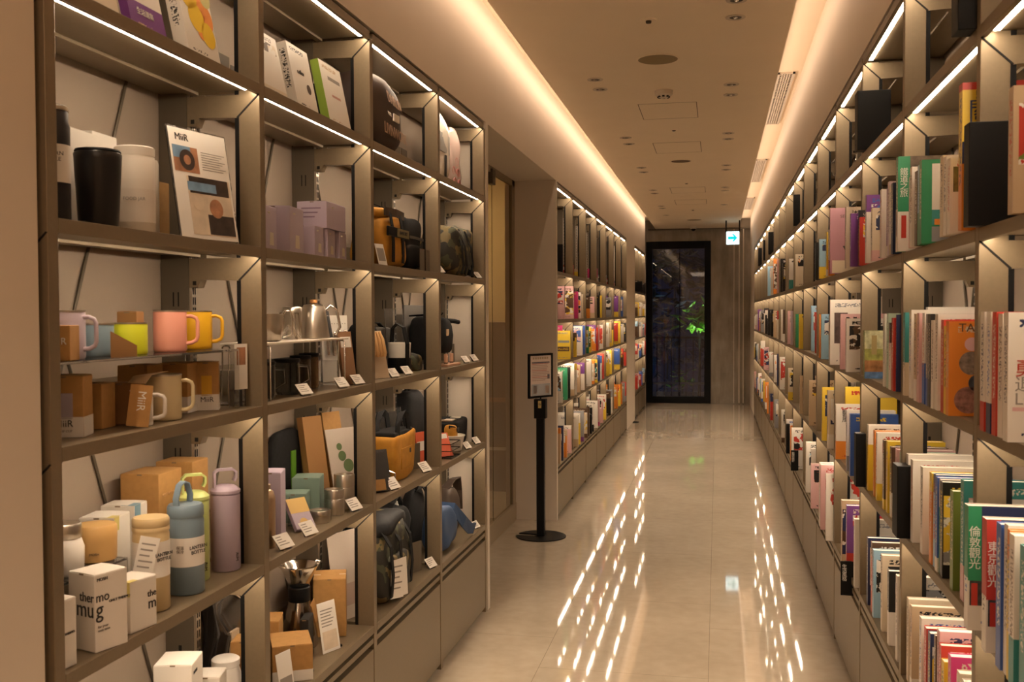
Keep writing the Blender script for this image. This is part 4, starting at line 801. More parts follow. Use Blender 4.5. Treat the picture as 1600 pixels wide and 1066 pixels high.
(-1.273,17.850,0.455,0.170,0.0340,0.262,-1,'A','L','K',-0.30,0.40,'tan book with light-blue, first from near post, bottom deck, third glass-door bookcase bay',''),
]
K = {'W': (0.74, 0.69, 0.62), 'C': (0.66, 0.56, 0.42), 'K': (0.012, 0.011, 0.011), 'R': (0.5, 0.045, 0.03), 'O': (0.72, 0.24, 0.035), 'Y': (0.74, 0.52, 0.05), 'G': (0.03, 0.24, 0.11), 'T': (0.05, 0.27, 0.26), 'B': (0.05, 0.12, 0.42), 'N': (0.02, 0.03, 0.09), 'L': (0.3, 0.5, 0.66), 'P': (0.66, 0.4, 0.4), 'M': (0.62, 0.05, 0.22), 'V': (0.17, 0.05, 0.24), 'S': (0.26, 0.26, 0.28), 'D': (0.1, 0.055, 0.03), 'A': (0.52, 0.38, 0.24), 'I': (0.42, 0.6, 0.48), 'U': (0.56, 0.46, 0.54), 'F': (0.13, 0.19, 0.03)}
# ------------------------------------------------------------------ books: one object each, spine to the corridor, pages as a part
def u_prism(w, t, h, ct=.0018):
    pts = [(0, 0), (w, 0), (w, ct), (ct, ct), (ct, t-ct), (w, t-ct), (w, t), (0, t)]
    g = G(); n = 8
    g.v = [(p[0], p[1], 0) for p in pts] + [(p[0], p[1], h) for p in pts]
    g.f = [(0, 3, 2, 1), (0, 7, 4, 3), (7, 6, 5, 4), (8, 9, 10, 11), (8, 11, 12, 15), (15, 12, 13, 14)] + [(i, (i+1) % n, n+(i+1) % n, n+i) for i in range(n)]
    g.m = [0]*len(g.f); return g
def make_book(x, y, z, w, t, h, sg, c1, c2, c3, band, art, label, key='', group=None, rot=None):
    g = u_prism(w, t, h); me = bpy.data.meshes.new('book'); me.from_pydata(g.v, [], g.f); me.materials.append(COVER)
    uv = me.uv_layers.new(name='UVMap'); me.update()
    for p in me.polygons:
        for li in p.loop_indices:
            v = me.vertices[me.loops[li].vertex_index].co; N = p.normal
            if abs(N.x) > .5 and v.x < .001: uv.data[li].uv = (2+v.y/t, v.z/h)
            else: uv.data[li].uv = (max(0., min(1., v.x/w)), v.z/h)
    me.name = 'cover'; o = bpy.data.objects.new('book', None); C.objects.link(o); o.empty_display_size = .02
    cv = bpy.data.objects.new('cover', me); C.objects.link(cv); cv.parent = o
    if rot is not None: o.rotation_euler = rot; o.location = (x, y, z)
    elif sg > 0: o.location = (x, y, z)
    else: o.location = (x, y+t, z); o.rotation_euler = (0, 0, PI)
    q = lambda c: K[c] if isinstance(c, str) else c
    cv['c1'] = [float(a) for a in q(c1)]; cv['c2'] = [float(a) for a in q(c2)]; cv['c3'] = [float(a) for a in q(c3)]
    cv['prm'] = [float(band), float(art), float(rnd.uniform(0, 60))]
    tag(o, label, 'book', group)
    G().box(.0022, w-.003, .0021, t-.0021, .0025, h-.0025).build('page_block', PAGES, o, smooth=0)
    return o
def face_plate(o, w, h, t, sg, u0, u1, v0, v1, m, name='printed_panel', lift=.0003):
    """a printed patch on the cover that looks down the corridor"""
    y = -lift if sg > 0 else t+lift
    g = G().box(u0*w, u1*w, y-.0001, y+.0001, v0*h, v1*h); return g.build(name, m, o, smooth=0)
def spine_plate(o, t, h, a0, a1, v0, v1, m, name='printed_panel'):
    return G().box(-.0004, -.0002, a0*t, a1*t, v0*h, v1*h).build(name, m, o, smooth=0)
def round_plate(o, w, h, u, v, r, m, lift=.0005, half=False, name='printed_panel'):
    n = 24; pts = [(u*w+r*math.cos(a), v*h+r*math.sin(a)) for a in [(PI if half else 2*PI)*i/(n-(1 if half else 0)) for i in range(n)]]
    return G().prism(pts, -lift-.0001, -lift+.0001, lambda q, s: (q[0], s, q[1])).build(name, m, o, smooth=0)
def kmat(k): return cm('print_'+k, K[k], .35)
for row in BOOKS:
    x, y, z, w, t, h, sg, c1, c2, c3, band, art, label, key = row
    z += .0008
    grp = 'books in the long bookcase' if sg > 0 else ('books in the bookcase behind the sign stand' if y < 14.6 else 'books in the bookcase by the glass door')
    o = make_book(x, y, z, w, t, h, sg, c1, c2, c3, band, art, label, key, grp)
    R_, U_ = ((1, 0, 0), (0, 0, 1)) if sg > 0 else ((-1, 0, 0), (0, 0, 1))
    if key == 'green':
        face_plate(o, w, h, t, sg, .0, 1, .0, .56, kmat('W')); face_plate(o, w, h, t, sg, .0, 1, .56, 1, cm('hill_photo', (.10, .07, .045), .4, noise_amt=.7, noise_scale=35)); spine_plate(o, t, h, 0, 1, 0, .45, kmat('W')); spine_plate(o, t, h, .3, .7, .16, .42, kmat('R'))
        face_plate(o, w, h, t, sg, 0, .17, .42, 1, kmat('G'), lift=.0006); face_plate(o, w, h, t, sg, .05, .12, .14, .38, kmat('R'), lift=.0006)
        lettering('鐵\n道\n之\n旅', .026, WHITEINK, o, (.085*w, -.001, h*.72), spacing=.9)
        n = 28; ring = [(.42*w+.022*math.cos(2*PI*i/n), -.0006, h*.3+.022*math.sin(2*PI*i/n)) for i in range(n)]
        G().tube(ring, .002, 6, closed=True).build('printed_ring', INK, o); lettering('2', .03, INK, o, (.42*w, -.0006, h*.3))
    elif key == 'tram':
        face_plate(o, w, h, t, sg, 0, 1, 0, 1, kmat('G'), lift=.0001)
        face_plate(o, w, h, t, sg, .16, 1, .40, .95, kmat('W')); round_plate(o, w, h, .62, .66, .03, kmat('R')); round_plate(o, w, h, .62, .66, .03, kmat('B'), .0007, True)
        face_plate(o, w, h, t, sg, .16, .75, .22, .40, kmat('T')); face_plate(o, w, h, t, sg, .2, .7, .22, .29, kmat('O'), lift=.0005)
        for u in (.32, .52): round_plate(o, w, h, u, .34, .007, kmat('C'), .0006)
        face_plate(o, w, h, t, sg, .16, .7, .02, .20, kmat('S'))
    elif key == 'bei':
        face_plate(o, w, h, t, sg, .05, .72, .55, .88, cm('olive_photo', (.16, .14, .05), .4, noise_amt=.5, noise_scale=60)); lettering('北', .045, INK, o, (.45*w, -.0006, h*.40)); round_plate(o, w, h, .4, .24, .012, kmat('Y'))
    elif key == 'kanto':
        face_plate(o, w, h, t, sg, 0, 1, .95, 1, kmat('R')); spine_plate(o, t, h, 0, 1, .95, 1, kmat('R'))
        for ch, u in (('關', .17), ('東', .42), ('鐵', .64), ('道', .85)): lettering(ch, .062, kmat('N'), o, (u*w, -.0006, h*.79))
        for u in (.2, .5, .84): lettering('旅' if u > .6 else '◀', .026, kmat('R'), o, (u*w, -.0006, h*.895))
        face_plate(o, w, h, t, sg, 0, .5, .45, .6, kmat('N'))
    elif key == 'icons':
        r_ = random.Random(2)
        for i in range(14): round_plate(o, w, h, r_.uniform(.1, .9), .1+.06*i, .008, kmat(r_.choice('ROBVW')), .0006)
    elif key == 'purple':
        face_plate(o, w, h, t, sg, 0, 1, 0, 1, cm('mauve_cover', (.42, .21, .25), .3)); round_plate(o, w, h, .55, .62, .03, kmat('O'), .0006); round_plate(o, w, h, .62, .45, .05, cm('vase_dark', (.045, .035, .03), .4), .0008)
        G().prism([(.30*w, .42*h), (.95*w, .42*h), (.70*w, .2*h), (.50*w, .2*h)], -.001, -.0008, lambda q, s: (q[0], s, q[1])).build('printed_panel', MATS['paint_vase_dark'], o, smooth=0)
        face_plate(o, w, h, t, sg, .05, .8, .01, .2, kmat('C'), lift=.0012); lettering('SELECT', .022, INK, o, (.42*w, -.0006, h*.87))
    elif key == 'bigwhite':
        face_plate(o, w, h, t, sg, .1, .42, .33, .80, cm('photo_dusk', (.09, .06, .055), .4, noise_amt=.6, noise_scale=25)); lettering('SUDOKU', .014, GREYINK, o, (.72*w, -.0005, h*.9))
    elif key == 'orange':
        lettering('TABI', .03, kmat('D'), o, (.30*w, -.0006, h*.93)); round_plate(o, w, h, .3, .76, .017, kmat('P'))
        pm = [cm('plate_%d' % i, c, .4, noise_amt=.6, noise_scale=70) for i, c in enumerate(((.22, .17, .13), (.07, .08, .10), (.30, .15, .12)))]
        for i, (u, v, r_) in enumerate(((.30, .56, .030), (.38, .35, .022), (.26, .17, .034))): round_plate(o, w, h, u, v, r_, pm[i])
    elif key == 'dots':
        for v in (.86, .52, .36): spine_plate(o, t, h, .3, .8, v, v+.07, kmat('O'))
        lettering('旅\n日\n和', .022, INK, o, (-.0006, t/2, h*.66), (0, -1, 0))
    elif key == 'lo':
        lettering('勇敢', .038, kmat('R'), o, (.07*w, -.0006, h*.56), align='LEFT'); lettering('退休', .034, GREYINK, o, (.07*w, -.0006, h*.44), align='LEFT'); lettering('LO', .034, GREYINK, o, (.07*w, -.0006, h*.33), align='LEFT')
        face_plate(o, w, h, t, sg, .05, .6, .24, .27, kmat('P')); round_plate(o, w, h, .3, .08, .014, kmat('Y')); round_plate(o, w, h, .38, .86, .026, kmat('K')); round_plate(o, w, h, .38, .88, .013, kmat('W'), .0008)
    elif key in ('guideg', 'guider'):
        gc = kmat('G') if key == 'guideg' else kmat('R')
        spine_plate(o, t, h, 0, 1, .42, 1, gc); face_plate(o, w, h, t, sg, 0, .15, .40, 1, gc, lift=.0006); face_plate(o, w, h, t, sg, .04, .11, .2, .38, kmat('R'), lift=.0006)
        lettering('倫\n敦\n觀\n光' if key == 'guideg' else '東\n京\n觀\n光', .026, WHITEINK, o, (.075*w, -.001, h*.66), spacing=.95)
        face_plate(o, w, h, t, sg, 0, 1, .58, 1, kmat('N')); round_plate(o, w, h, .3, .80, .022, kmat('U')); face_plate(o, w, h, t, sg, .02, .5, .2, .58, cm('crowd_photo', (.05, .045, .045), .4, noise_amt=.8, noise_scale=90)); face_plate(o, w, h, t, sg, .5, 1, .2, .58, kmat('A'))
    elif key == 'water':
        for v0, v1, c in ((0, 1, (.50, .50, .30)), (.30, .62, (.30, .32, .08)), (.10, .38, (.34, .16, .06)), (0, .14, (.10, .20, .40))): face_plate(o, w, h, t, sg, 0, 1, v0, v1, cm('wash_%d' % int(v1*100), c, .45, noise_amt=.6, noise_scale=35), lift=.0003+.0003*(1-v1))
        face_plate(o, w, h, t, sg, .18, .32, .5, .9, cm('wash_title', (.36, .28, .12), .5), lift=.0009)
    elif key == 'yifeng':
        lettering('藝\n風', .034, INK, o, (.22*w, -.0006, h*.78), spacing=.95)
    elif key == 'calling':
        face_plate(o, w, h, t, sg, .05, .6, .58, .66, kmat('S')); face_plate(o, w, h, t, sg, .05, .75, .28, .44, kmat('D')); lettering('CALLING', .026, kmat('Y'), o, (.40*w, t+.0006, h*.36), R_)
# black category boxes and plaques between the books
def sign_box(x, y, z, w, t, h, label, txt=None):
    o = thing('category_sign_box', label, 'shelf sign', (x, y, z+.0008), 0, 'black category signs among the books')
    G().box(0, w, 0, t, 0, h).build('box_body', BLACK, o, bevel=.002)
    if txt: lettering(txt, .022, WHITEINK, o, (.02, -.0006, h*.7), spacing=.9)
    return o
sign_box(.560, 2.44, 1.895, .115, .05, .236, 'large black sign box before the yellow railway book above eye level')
sign_box(.560, 4.30, 2.365, .13, .08, .24, 'big black sign box on the top shelf, over the mauve book')
sign_box(.555, 2.535, 2.365, .13, .07, .22, 'black sign box on the top shelf straight above the yellow railway book')
sign_box(.565, 4.33, .973, .04, .06, .222, 'black upright sign block before white books, third long-bookcase bay')
sign_box(.565, 3.36, .973, .045, .09, .233, 'tall black sign block beside thick white books, second long-bookcase bay')
sign_box(.57, 7.95, 2.365, .05, .03, .24, 'slim black sign box alone on the top shelf, seventh long-bookcase bay')
for i, y in enumerate((11.8, 13.1, 14.7)): sign_box(.57, y, 2.365, .10, .04, .26, 'black sign box on the far top shelf, %s of three' % ('front one', 'middle one', 'hindmost')[i])
sign_box(.56, 5.40, .40, .05, .012, .215, 'black plaque with white characters hung at the deck edge, fourth bay', '生\n活\n風\n格') if False else None
def plaque(y, x, z0, h, label, txt):
    o = thing('shelf_plaque', label, 'shelf sign', (x, y, z0)); G().box(0, .055, 0, .006, 0, h).build('plate', BLACK, o, bevel=.001)
    lettering(txt, .022, WHITEINK, o, (.016, -.0008, h*.66), spacing=.85); G().box(.02, .05, .006, .03, h-.012, h-.004).build('clip', BLACK, o)
plaque(4.68, .548, .42, .155, 'black plaque with white characters hung at the deck edge by a purple book', '生\n活\n風\n格')
plaque(7.80, .548, .50, .155, 'black plaque with white characters before a white book on the deck', '藝\n術\n設\n計')
o = sign_box(.572, 8.7, .505, .03, .05, .25, 'black sign block beside the plaque before a white book, deck')
o = thing('category_sign_box', 'black sign box on the top shelf right behind the beige pier', 'shelf sign', (-1.37, 8.35, 2.05)); G().box(0, .085, 0, .05, 0, .235).build('box_body', BLACK, o, bevel=.002)
o = thing('category_sign_box', 'black sign block among deck books behind the sign stand', 'shelf sign', (-1.32, 10.2, .456)); G().box(0, .05, 0, .05, 0, .2).build('box_body', BLACK, o, bevel=.002)
o = thing('category_sign_box', 'small black sign box jutting from the bookcase by the glass door', 'shelf sign', (-1.33, 16.3, 2.05)); G().box(0, .13, 0, .05, 0, .16).build('box_body', BLACK, o, bevel=.002)
# ------------------------------------------------------------------ goods on the display unit
S1, S2, S3, S4 = TIER; DK = .503
EPS = .0006
MUSTARD = cm('mustard', (.50, .23, .025), .7, noise_amt=.15, noise_scale=30); NYL = cm('black_nylon', (.010, .010, .011), .85, spec=.3, noise_amt=.2, noise_scale=60)
BLUEN = cm('blue_nylon', (.035, .075, .17), .6); OLIVE = cm('olive', (.07, .08, .05), .7); BROWN = cm('brown_nylon', (.055, .033, .025), .55)
def camo_mat():
    m = bpy.data.materials.new('camouflage_cloth'); m.use_nodes = True; t = NT(m); b = t.n['Principled BSDF']
    tc = t.n.new('ShaderNodeTexCoord').outputs['Object']
    a = t.math('GREATER_THAN', t.noise(tc, 16., 1.), .53); c = t.math('GREATER_THAN', t.noise(tc, 23., 1.), .56)
    t.l.new(t.mix(c, t.mix(a, (.022, .02, .015, 1), (.17, .125, .05, 1)), (.06, .065, .035, 1)), b.inputs['Base Color']); b.inputs['Roughness'].default_value = .7; return m
CAMO = camo_mat()
def face(o, d, f, u0, u1, v0, v1, m, name='printed_panel', lift=.0004):
    wx, wy, h = d; g = G()
    if f == 'f': g.box(-wx/2+u0*wx, -wx/2+u1*wx, -wy/2-lift-.0003, -wy/2-lift, v0*h, v1*h)
    elif f == 'r': g.box(wx/2+lift, wx/2+lift+.0003, -wy/2+u0*wy, -wy/2+u1*wy, v0*h, v1*h)
    else: g.box(-wx/2+u0*wx, -wx/2+u1*wx, -wy/2+v0*wy, -wy/2+v1*wy, h+lift, h+lift+.0003)
    return g.build(name, m, o, smooth=0)
def ftext(o, d, f, u, v, size, txt, m, lift=.001, align='CENTER', wide=1.):
    wx, wy, h = d
    if f == 'f': return lettering(txt, size, m, o, (-wx/2+u*wx, -wy/2-lift, v*h), (1, 0, 0), align=align, wide=wide)
    if f == 'r': return lettering(txt, size, m, o, (wx/2+lift, -wy/2+u*wy, v*h), (0, 1, 0), align=align, wide=wide)
    return lettering(txt, size, m, o, (-wx/2+u*wx, -wy/2+v*wy, h+lift), (1, 0, 0), (0, 1, 0), align=align, wide=wide)
def carton(name, label, pos, d, m, rz=0., panels=(), texts=(), group=None, cat='box', flap=True):
    o = thing(name, label, cat, (pos[0], pos[1], pos[2]+EPS), rz, group); wx, wy, h = d
    G().box(-wx/2, wx/2, -wy/2, wy/2, 0, h-(.0012 if flap else 0)).build('carton_body', m, o, bevel=.0015)
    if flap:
        g = G(); n = 6   # closing flap: slightly arched, with its thumb notch painted dark towards the front
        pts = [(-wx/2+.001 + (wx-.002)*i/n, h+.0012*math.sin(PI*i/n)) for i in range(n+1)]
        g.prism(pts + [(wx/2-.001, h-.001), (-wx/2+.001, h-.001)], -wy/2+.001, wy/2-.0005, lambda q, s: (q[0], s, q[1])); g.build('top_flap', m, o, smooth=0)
        G().box(-.007, .007, -wy/2-.0002, -wy/2+.003, h-.004, h-.0005).build('flap_notch_shade', cm('notch_shade', (.22, .15, .09), .8), o, smooth=0)  # dark slip, shade of the notch put into its colour
    for p in panels: face(o, d, *p)
    for t in texts: ftext(o, d, *t)
    return o
def mug(name, label, pos, r, h, m, ang, group='enamel camping mugs', lid=False):
    o = thing(name, label, 'mug', (pos[0], pos[1], pos[2]+EPS), ang, group)
    G().lathe([(r*.93, 0), (r*.99, .004), (r, .012), (r, h-.004), (r-.001, h), (r-.004, h), (r-.004, .006), (0, .006)], 36).build('cup', m, o, smooth=50)
    G().lathe([(r-.0035, h-.003), (r+.0008, h-.0025), (r+.0008, h+.001), (r-.0035, h+.001)], 36, ring=True).build('steel_rim', STEEL, o)
    e = h*.62
    pts = [(r-.003, 0, h*.86), (r+.012, 0, h*.87), (r+.024, 0, h*.82), (r+.028, 0, h*.74), (r+.028, 0, h*.36), (r+.024, 0, h*.27), (r+.012, 0, h*.21), (r-.003, 0, h*.20)]
    G().tube(pts, .0042, 8, flat=1.3).build('handle', m, o, smooth=60)
    return o
def vessel(name, label, cat, pos, prof, m, parts=(), group=None, rz=0.):
    """a turned body plus further turned parts (name, profile, material)"""
    o = thing(name, label, cat, (pos[0], pos[1], pos[2]+EPS), rz, group)
    G().lathe(prof, 40).build('body', m, o, smooth=45)
    for p in parts: G().lathe(p[1], 40).build(p[0], p[2], o, smooth=45)
    return o
def band(o, r, z0, z1, m, a0=-PI, a1=PI, name='paper_band'):
    g = G(); n = 28; pts = [(math.cos(a0+(a1-a0)*i/n), math.sin(a0+(a1-a0)*i/n)) for i in range(n+1)]
    v = [(r*p[0], r*p[1], z) for z in (z0, z1) for p in pts]; k = n+1
    g.add(v, [(i, i+1, k+i+1, k+i) for i in range(n)]); return g.build(name, m, o, smooth=60)
def wrap_text(o, r, ang, z, size, txt, m, spacing=1.):
    n = (math.cos(ang), math.sin(ang)); return lettering(txt, size, m, o, (r*n[0], r*n[1], z), (-n[1], n[0], 0), spacing=spacing)
CAMA = math.radians(-60)      # direction in which the goods look at the passer-by
def price_card(x, y, z, label, rz=0., w=.062, h=.042):
    o = thing('price_card', label, 'price card', (x, y, z+EPS), rz-.25, 'price cards on the display unit')
    n = (math.cos(.7), math.sin(.7))
    P = lambda a, b, c: (.012-b*n[1]+c*n[0], a, .006+b*n[0]+c*n[1])
    def slab(g, a0, a1, b0, b1, c0, c1, mi=0):
        v = [P(a, b, c) for c in (c0, c1) for b in (b0, b1) for a in (a0, a1)]
        return g.add(v, [(0, 2, 3, 1), (4, 5, 7, 6), (0, 1, 5, 4), (2, 6, 7, 3), (0, 4, 6, 2), (1, 3, 7, 5)], mi)
    slab(G(), -w/2, w/2, 0, h, 0, .0012).build('card', CARDW, o, smooth=0)
    g = G(); r = random.Random(label)
    for i in range(4): slab(g, -w*.38, -w*.38+w*r.uniform(.3, .72), h*(.78-.18*i), h*(.84-.18*i), .0013, .0016)
    g.build('printed_lines', GREYINK, o, smooth=0)
    G().prism([(0, 0), (.012, 0), (-.012, .03), (-.018, .03)], -w*.35, w*.35, lambda q, s: (q[0], s, q[1])).build('holder', ACRYL, o, smooth=0)
    return o
def face_book(x, y, z, w, t, h, lean, c1, c2, c3, band_, art, label, rz=PI/2):
    return make_book(x, y, z+EPS+.001+t*math.sin(lean), w, t, h, -1, c1, c2, c3, band_, art, label, '', 'face-out books on the display top shelf', rot=(-lean, 0, rz))
def bookend(x, y, z, label, w=.09, h=.14, rz=PI/2, foot=.03):
    o = thing('bookend', label, 'bookend', (x, y, z+EPS), rz, 'grey metal bookends')
    G().box(-w/2, w/2, -.001, .001, 0, h).build('upright_plate', GREIGE_D, o, smooth=0); G().box(-w/2, w/2, .001, foot, 0, .0015).build('foot_plate', GREIGE_D, o, smooth=0)
    return o
def tag_on(o, pos, w, h, m, rot, name='hang_tag', lines=True):
    t = G().box(-w/2, w/2, -.0004, .0004, -h, 0).build(name, m, o, smooth=0); t.location = pos; t.rotation_euler = rot
    if lines:
        g = G()
        for i in range(5): g.box(-w*.36, w*(.36-.1*(i % 3)), -.0008, -.0005, -h*(.2+.14*i), -h*(.16+.14*i))
        g.build('printed_lines', GREYINK, t, smooth=0)
    return t

# ---- first bay, top shelf: books shown face out
face_book(-1.335, 1.93, S1, .135, .03, .23, .22, 'C', 'W', 'K', 0, .2, 'cream face-out book, the first on the display unit\'s top shelf')
o = face_book(-1.325, 2.095, S1, .152, .022, .23, .22, 'W', 'V', 'A', .3, .25, 'white face-out book with a purple band across its foot')
lettering('生活選集', .018, WHITEINK, o, (.07, -.0006, .045))
o = face_book(-1.322, 2.345, S1, .166, .038, .245, .2, 'W', 'W', 'K', 0, 0, 'thick white face-out book with an orange and yellow painting')
ART = [cm('art_orange', (.80, .30, .08), .5), cm('art_yellow', (.78, .52, .04), .5), cm('art_olive', (.52, .47, .20), .5)]
for (u, v, r, k) in ((.30, .70, .045, 1), (.55, .62, .05, 0), (.72, .50, .045, 0), (.45, .45, .04, 1), (.75, .30, .035, 1), (.85, .75, .03, 2), (.55, .30, .022, 0)): round_plate(o, .166, .245, u, v, r, ART[k], .0006+.00012*k)
bookend(-1.5, 2.855, S1, 'grey bookend behind the orange and yellow painted book'); bookend(-1.5, 2.955, S1, 'grey bookend nearest the second post on the top shelf', h=.12)
face_book(-1.322, 2.785, S1, .16, .014, .20, .22, 'W', 'C', 'D', .12, .2, 'thin white face-out book with a small plant drawing, second bay')
o = face_book(-1.322, 3.02, S1, .17, .036, .215, .2, 'W', 'W', 'K', 0, 0, 'white face-out book with a dark round mark beside an equally white one')
lettering('coffee', .022, INK, o, (.075, -.0006, .125)); round_plate(o, .17, .215, .72, .36, .017, cm('bean_dark', (.05, .03, .02), .5))
o = face_book(-1.32, 3.285, S1, .205, .03, .225, .2, 'W', 'W', 'A', 0, 0, 'white face-out book with a bright green spine')
G().box(-.0005, -.0002, 0, .03, 0, .225).build('green_spine', cm('spine_green', (.24, .36, .04), .5), o, smooth=0); face_plate(o, .205, .225, .03, 1, .3, .85, .72, .78, GREYINK); face_plate(o, .205, .225, .03, 1, .35, .75, .45, .49, cm('print_rose', (.55, .30, .24), .5))
b = thing('drawstring_pouch', 'black rounded pouch behind the green-spined book', 'bag', (-1.47, 3.545, S1+EPS)); G().blob((0, 0, 0), (.16, .11, .20), .7, amp=.003).build('pouch_body', NYL, b, smooth=80); G().tube([(.03, -.03, .18), (.03, 0, .215), (.03, .03, .18)], .005).build('loop', NYL, b)

# ---- first bay, shelf above eye level
d = thing('tall_flask', 'tall black flask with a white paper band, beside the first post', 'bottle', (-1.385, 1.885, S2+EPS))
G().lathe([(.034, 0), (.036, .003), (.036, .205), (.033, .215), (.033, .235), (.030, .24), (0, .24)], 36).build('body', mat('flask_black', (.012, .012, .016), .35), d, smooth=45)
G().lathe([(.0335, .238), (.0335, .246), (.028, .25), (0, .25)], 32).build('steel_cap', STEEL, d); band(d, .0365, .085, .165, CARDW); wrap_text(d, .0375, CAMA, .138, .012, 'LANTERN\nBOTTLE', INK)
vessel('tumbler', 'wide black tumbler between the black flask and the white bottle', 'cup', (-1.375, 2.03, S2), [(.040, 0), (.043, .004), (.051, .155), (.052, .168), (.049, .172), (0, .172)], mat('tumbler_black', (.012, .011, .012), .3), [('lid_rim', [(.047, .172), (.050, .174), (.048, .178), (0, .178)], BLACK)])
d = vessel('insulated_bottle', 'white insulated bottle standing before the acrylic poster', 'bottle', (-1.40, 2.215, S2), [(.043, 0), (.047, .004), (.047, .190), (.046, .192), (.046, .206), (.043, .210), (0, .210)], mat('bottle_white', (.74, .68, .60), .35), [('lid', [(.0475, .192), (.0475, .212), (.044, .215), (0, .215)], MATS['bottle_white'])])
band(d, .0475, .03, .11, cm('band_cream', (.70, .63, .55), .6)); wrap_text(d, .0485, CAMA, .085, .011, 'FOOD JAR', GREYINK)
vessel('insulated_bottle', 'second white bottle half hidden behind the acrylic poster', 'bottle', (-1.445, 2.315, S2), [(.040, 0), (.043, .004), (.043, .19), (.04, .2), (0, .2)], MATS['bottle_white'])
carton('carton', 'open white carton behind the black tumbler', (-1.50, 2.085, S2), (.10, .13, .235), WHITE, .1); carton('carton', 'taller white carton with a small print, behind the white bottle', (-1.535, 2.235, S2), (.08, .11, .255), WHITE, .05, texts=[('f', .6, .93, .012, 'MiiR', INK)])
carton('carton', 'kraft carton low behind the acrylic poster', (-1.50, 2.42, S2), (.09, .09, .16), KRAFT)
o = thing('acrylic_poster_stand', 'clear acrylic poster stand with camp coffee photos', 'poster', (-1.345, 2.33, S2+EPS), 0, rot=(-.16, 0, PI/2-.22))
G().box(0, .225, -.002, .002, 0, .30).build('acrylic_sheet', ACRYL, o, bevel=.0005); G().box(.004, .221, -.0028, -.0022, .004, .296).build('poster_sheet', CARDW, o, smooth=0)
G().box(0, .225, .0025, .03, 0, .003).build('acrylic_foot', ACRYL, o, smooth=0, rot=(.16, 0, 0))
PH = [cm('photo_skin', (.36, .17, .09), .5, noise_amt=.5, noise_scale=22), cm('photo_dark', (.04, .025, .02), .5, noise_amt=.6, noise_scale=30), cm('photo_blue', (.16, .27, .40), .5, noise_amt=.4, noise_scale=20), cm('photo_cream', (.66, .55, .42), .5, noise_amt=.2, noise_scale=14)]
pd = (.225, .006, .30)
def pp(u0, u1, v0, v1, m, l=.003): return G().box(u0*.225, u1*.225, -l-.0003, -l, v0*.30, v1*.30).build('printed_photo', m, o, smooth=0)
pp(.05, .46, .60, .83, PH[0]); pp(.05, .34, .72, .83, PH[2], .0034); round_plate(o, .225, .30, .27, .71, .028, PH[1], .0038); round_plate(o, .225, .30, .27, .71, .013, PH[0], .0041)
pp(.22, .95, .05, .57, PH[3]); pp(.25, .92, .42, .57, PH[1], .0034); pp(.22, .7, .44, .52, PH[2], .0037); pp(.5, .95, .06, .24, PH[1], .0034); round_plate(o, .225, .30, .66, .30, .026, PH[0], .004); round_plate(o, .225, .30, .36, .34, .022, PH[3], .0045)
for i in range(8): pp(.52, .93-.05*(i % 3), .800-.022*i, .806-.022*i, GREYINK)
lettering('MiiR', .026, INK, o, (.05, -.0034, .272), wide=1.05)

# ---- first bay, eye-level shelf: clear riser with mugs, kraft boxes below
def riser(name, label, x0, x1, y0, y1, z, h, m, leg='sheet', lm=None):
    o = thing(name, label, 'riser', ((x0+x1)/2, y0, z+EPS)); a = (x1-x0)/2; L = y1-y0
    G().box(-a, a, 0, L, h-.006, h).build('top_plate', m, o, bevel=.001)
    for s in (-1, 1):
        for yy in ((.0, L-.004) if leg == 'sheet' else (.03, L-.03)):
            if leg == 'sheet': G().box(s*a-s*.03, s*a, yy, yy+.004, 0, h-.006).build('leg', m, o, smooth=0)
            else: G().tube([(s*(a-.01)-.018, yy, 0), (s*(a-.01)-.018, yy, h-.014), (s*(a-.01)-.012, yy, h-.009), (s*(a-.01)+.0, yy, h-.009), (s*(a-.01)+.006, yy, h-.014), (s*(a-.01)+.006, yy, 0)], .003, 8).build('leg', lm, o, smooth=60)
    return o
riser('acrylic_riser', 'clear acrylic riser carrying the coloured mugs', -1.49, -1.325, 1.80, 2.60, S3, .168, ACRYL)
RZ = S3+.168+EPS
MC = lambda n, c: mat('mug_'+n, c, .45)
mug('camping_mug', 'pale lavender mug, first on the clear riser', (-1.405, 1.95, RZ), .040, .106, MC('lavender', (.50, .42, .48)), .15)
mug('camping_mug', 'short slate-blue mug beside the lime mug', (-1.43, 2.09, RZ), .042, .076, MC('slate', (.21, .29, .34)), 2.6)
mug('camping_mug', 'short lime-yellow mug on the clear riser', (-1.405, 2.195, RZ), .040, .077, MC('lime', (.66, .69, .03)), 2.4)
mug('camping_mug', 'tall salmon-pink mug on the clear riser', (-1.405, 2.375, RZ), .042, .107, MC('pink', (.80, .35, .26)), .35)
mug('camping_mug', 'tall mustard-yellow mug at the end of the clear riser', (-1.425, 2.545, RZ), .043, .107, MC('mustard', (.72, .40, .015)), .3)
carton('gift_box', 'kraft tag box in front of the pale lavender mug', (-1.36, 1.875, RZ), (.05, .06, .075), KRAFT, .3, texts=[('f', .5, .55, .02, 'MiiR', WHITEINK)], flap=False)
carton('gift_box', 'narrow dark kraft box between the lime and pink mugs', (-1.465, 2.29, RZ), (.05, .05, .105), KRAFT_D, .2)
o = thing('paper_tag', 'slanting kraft paper tag on the slate-blue mug', 'tag', (-1.37, 2.06, RZ)); G().prism([(0, .06), (.07, .025), (.07, 0), (.0, .0)], 0, .002, lambda q, s: (q[0]*.4, q[0]*.9, q[1])).build('tag_sheet', KRAFT_D, o, smooth=0)
mw = lambda w, hgt, col: [('f', 0, 1, 0, .33, CARDW), ('f', .34, .74, .30, .72, col), ('r', 0, 1, 0, .33, CARDW)]
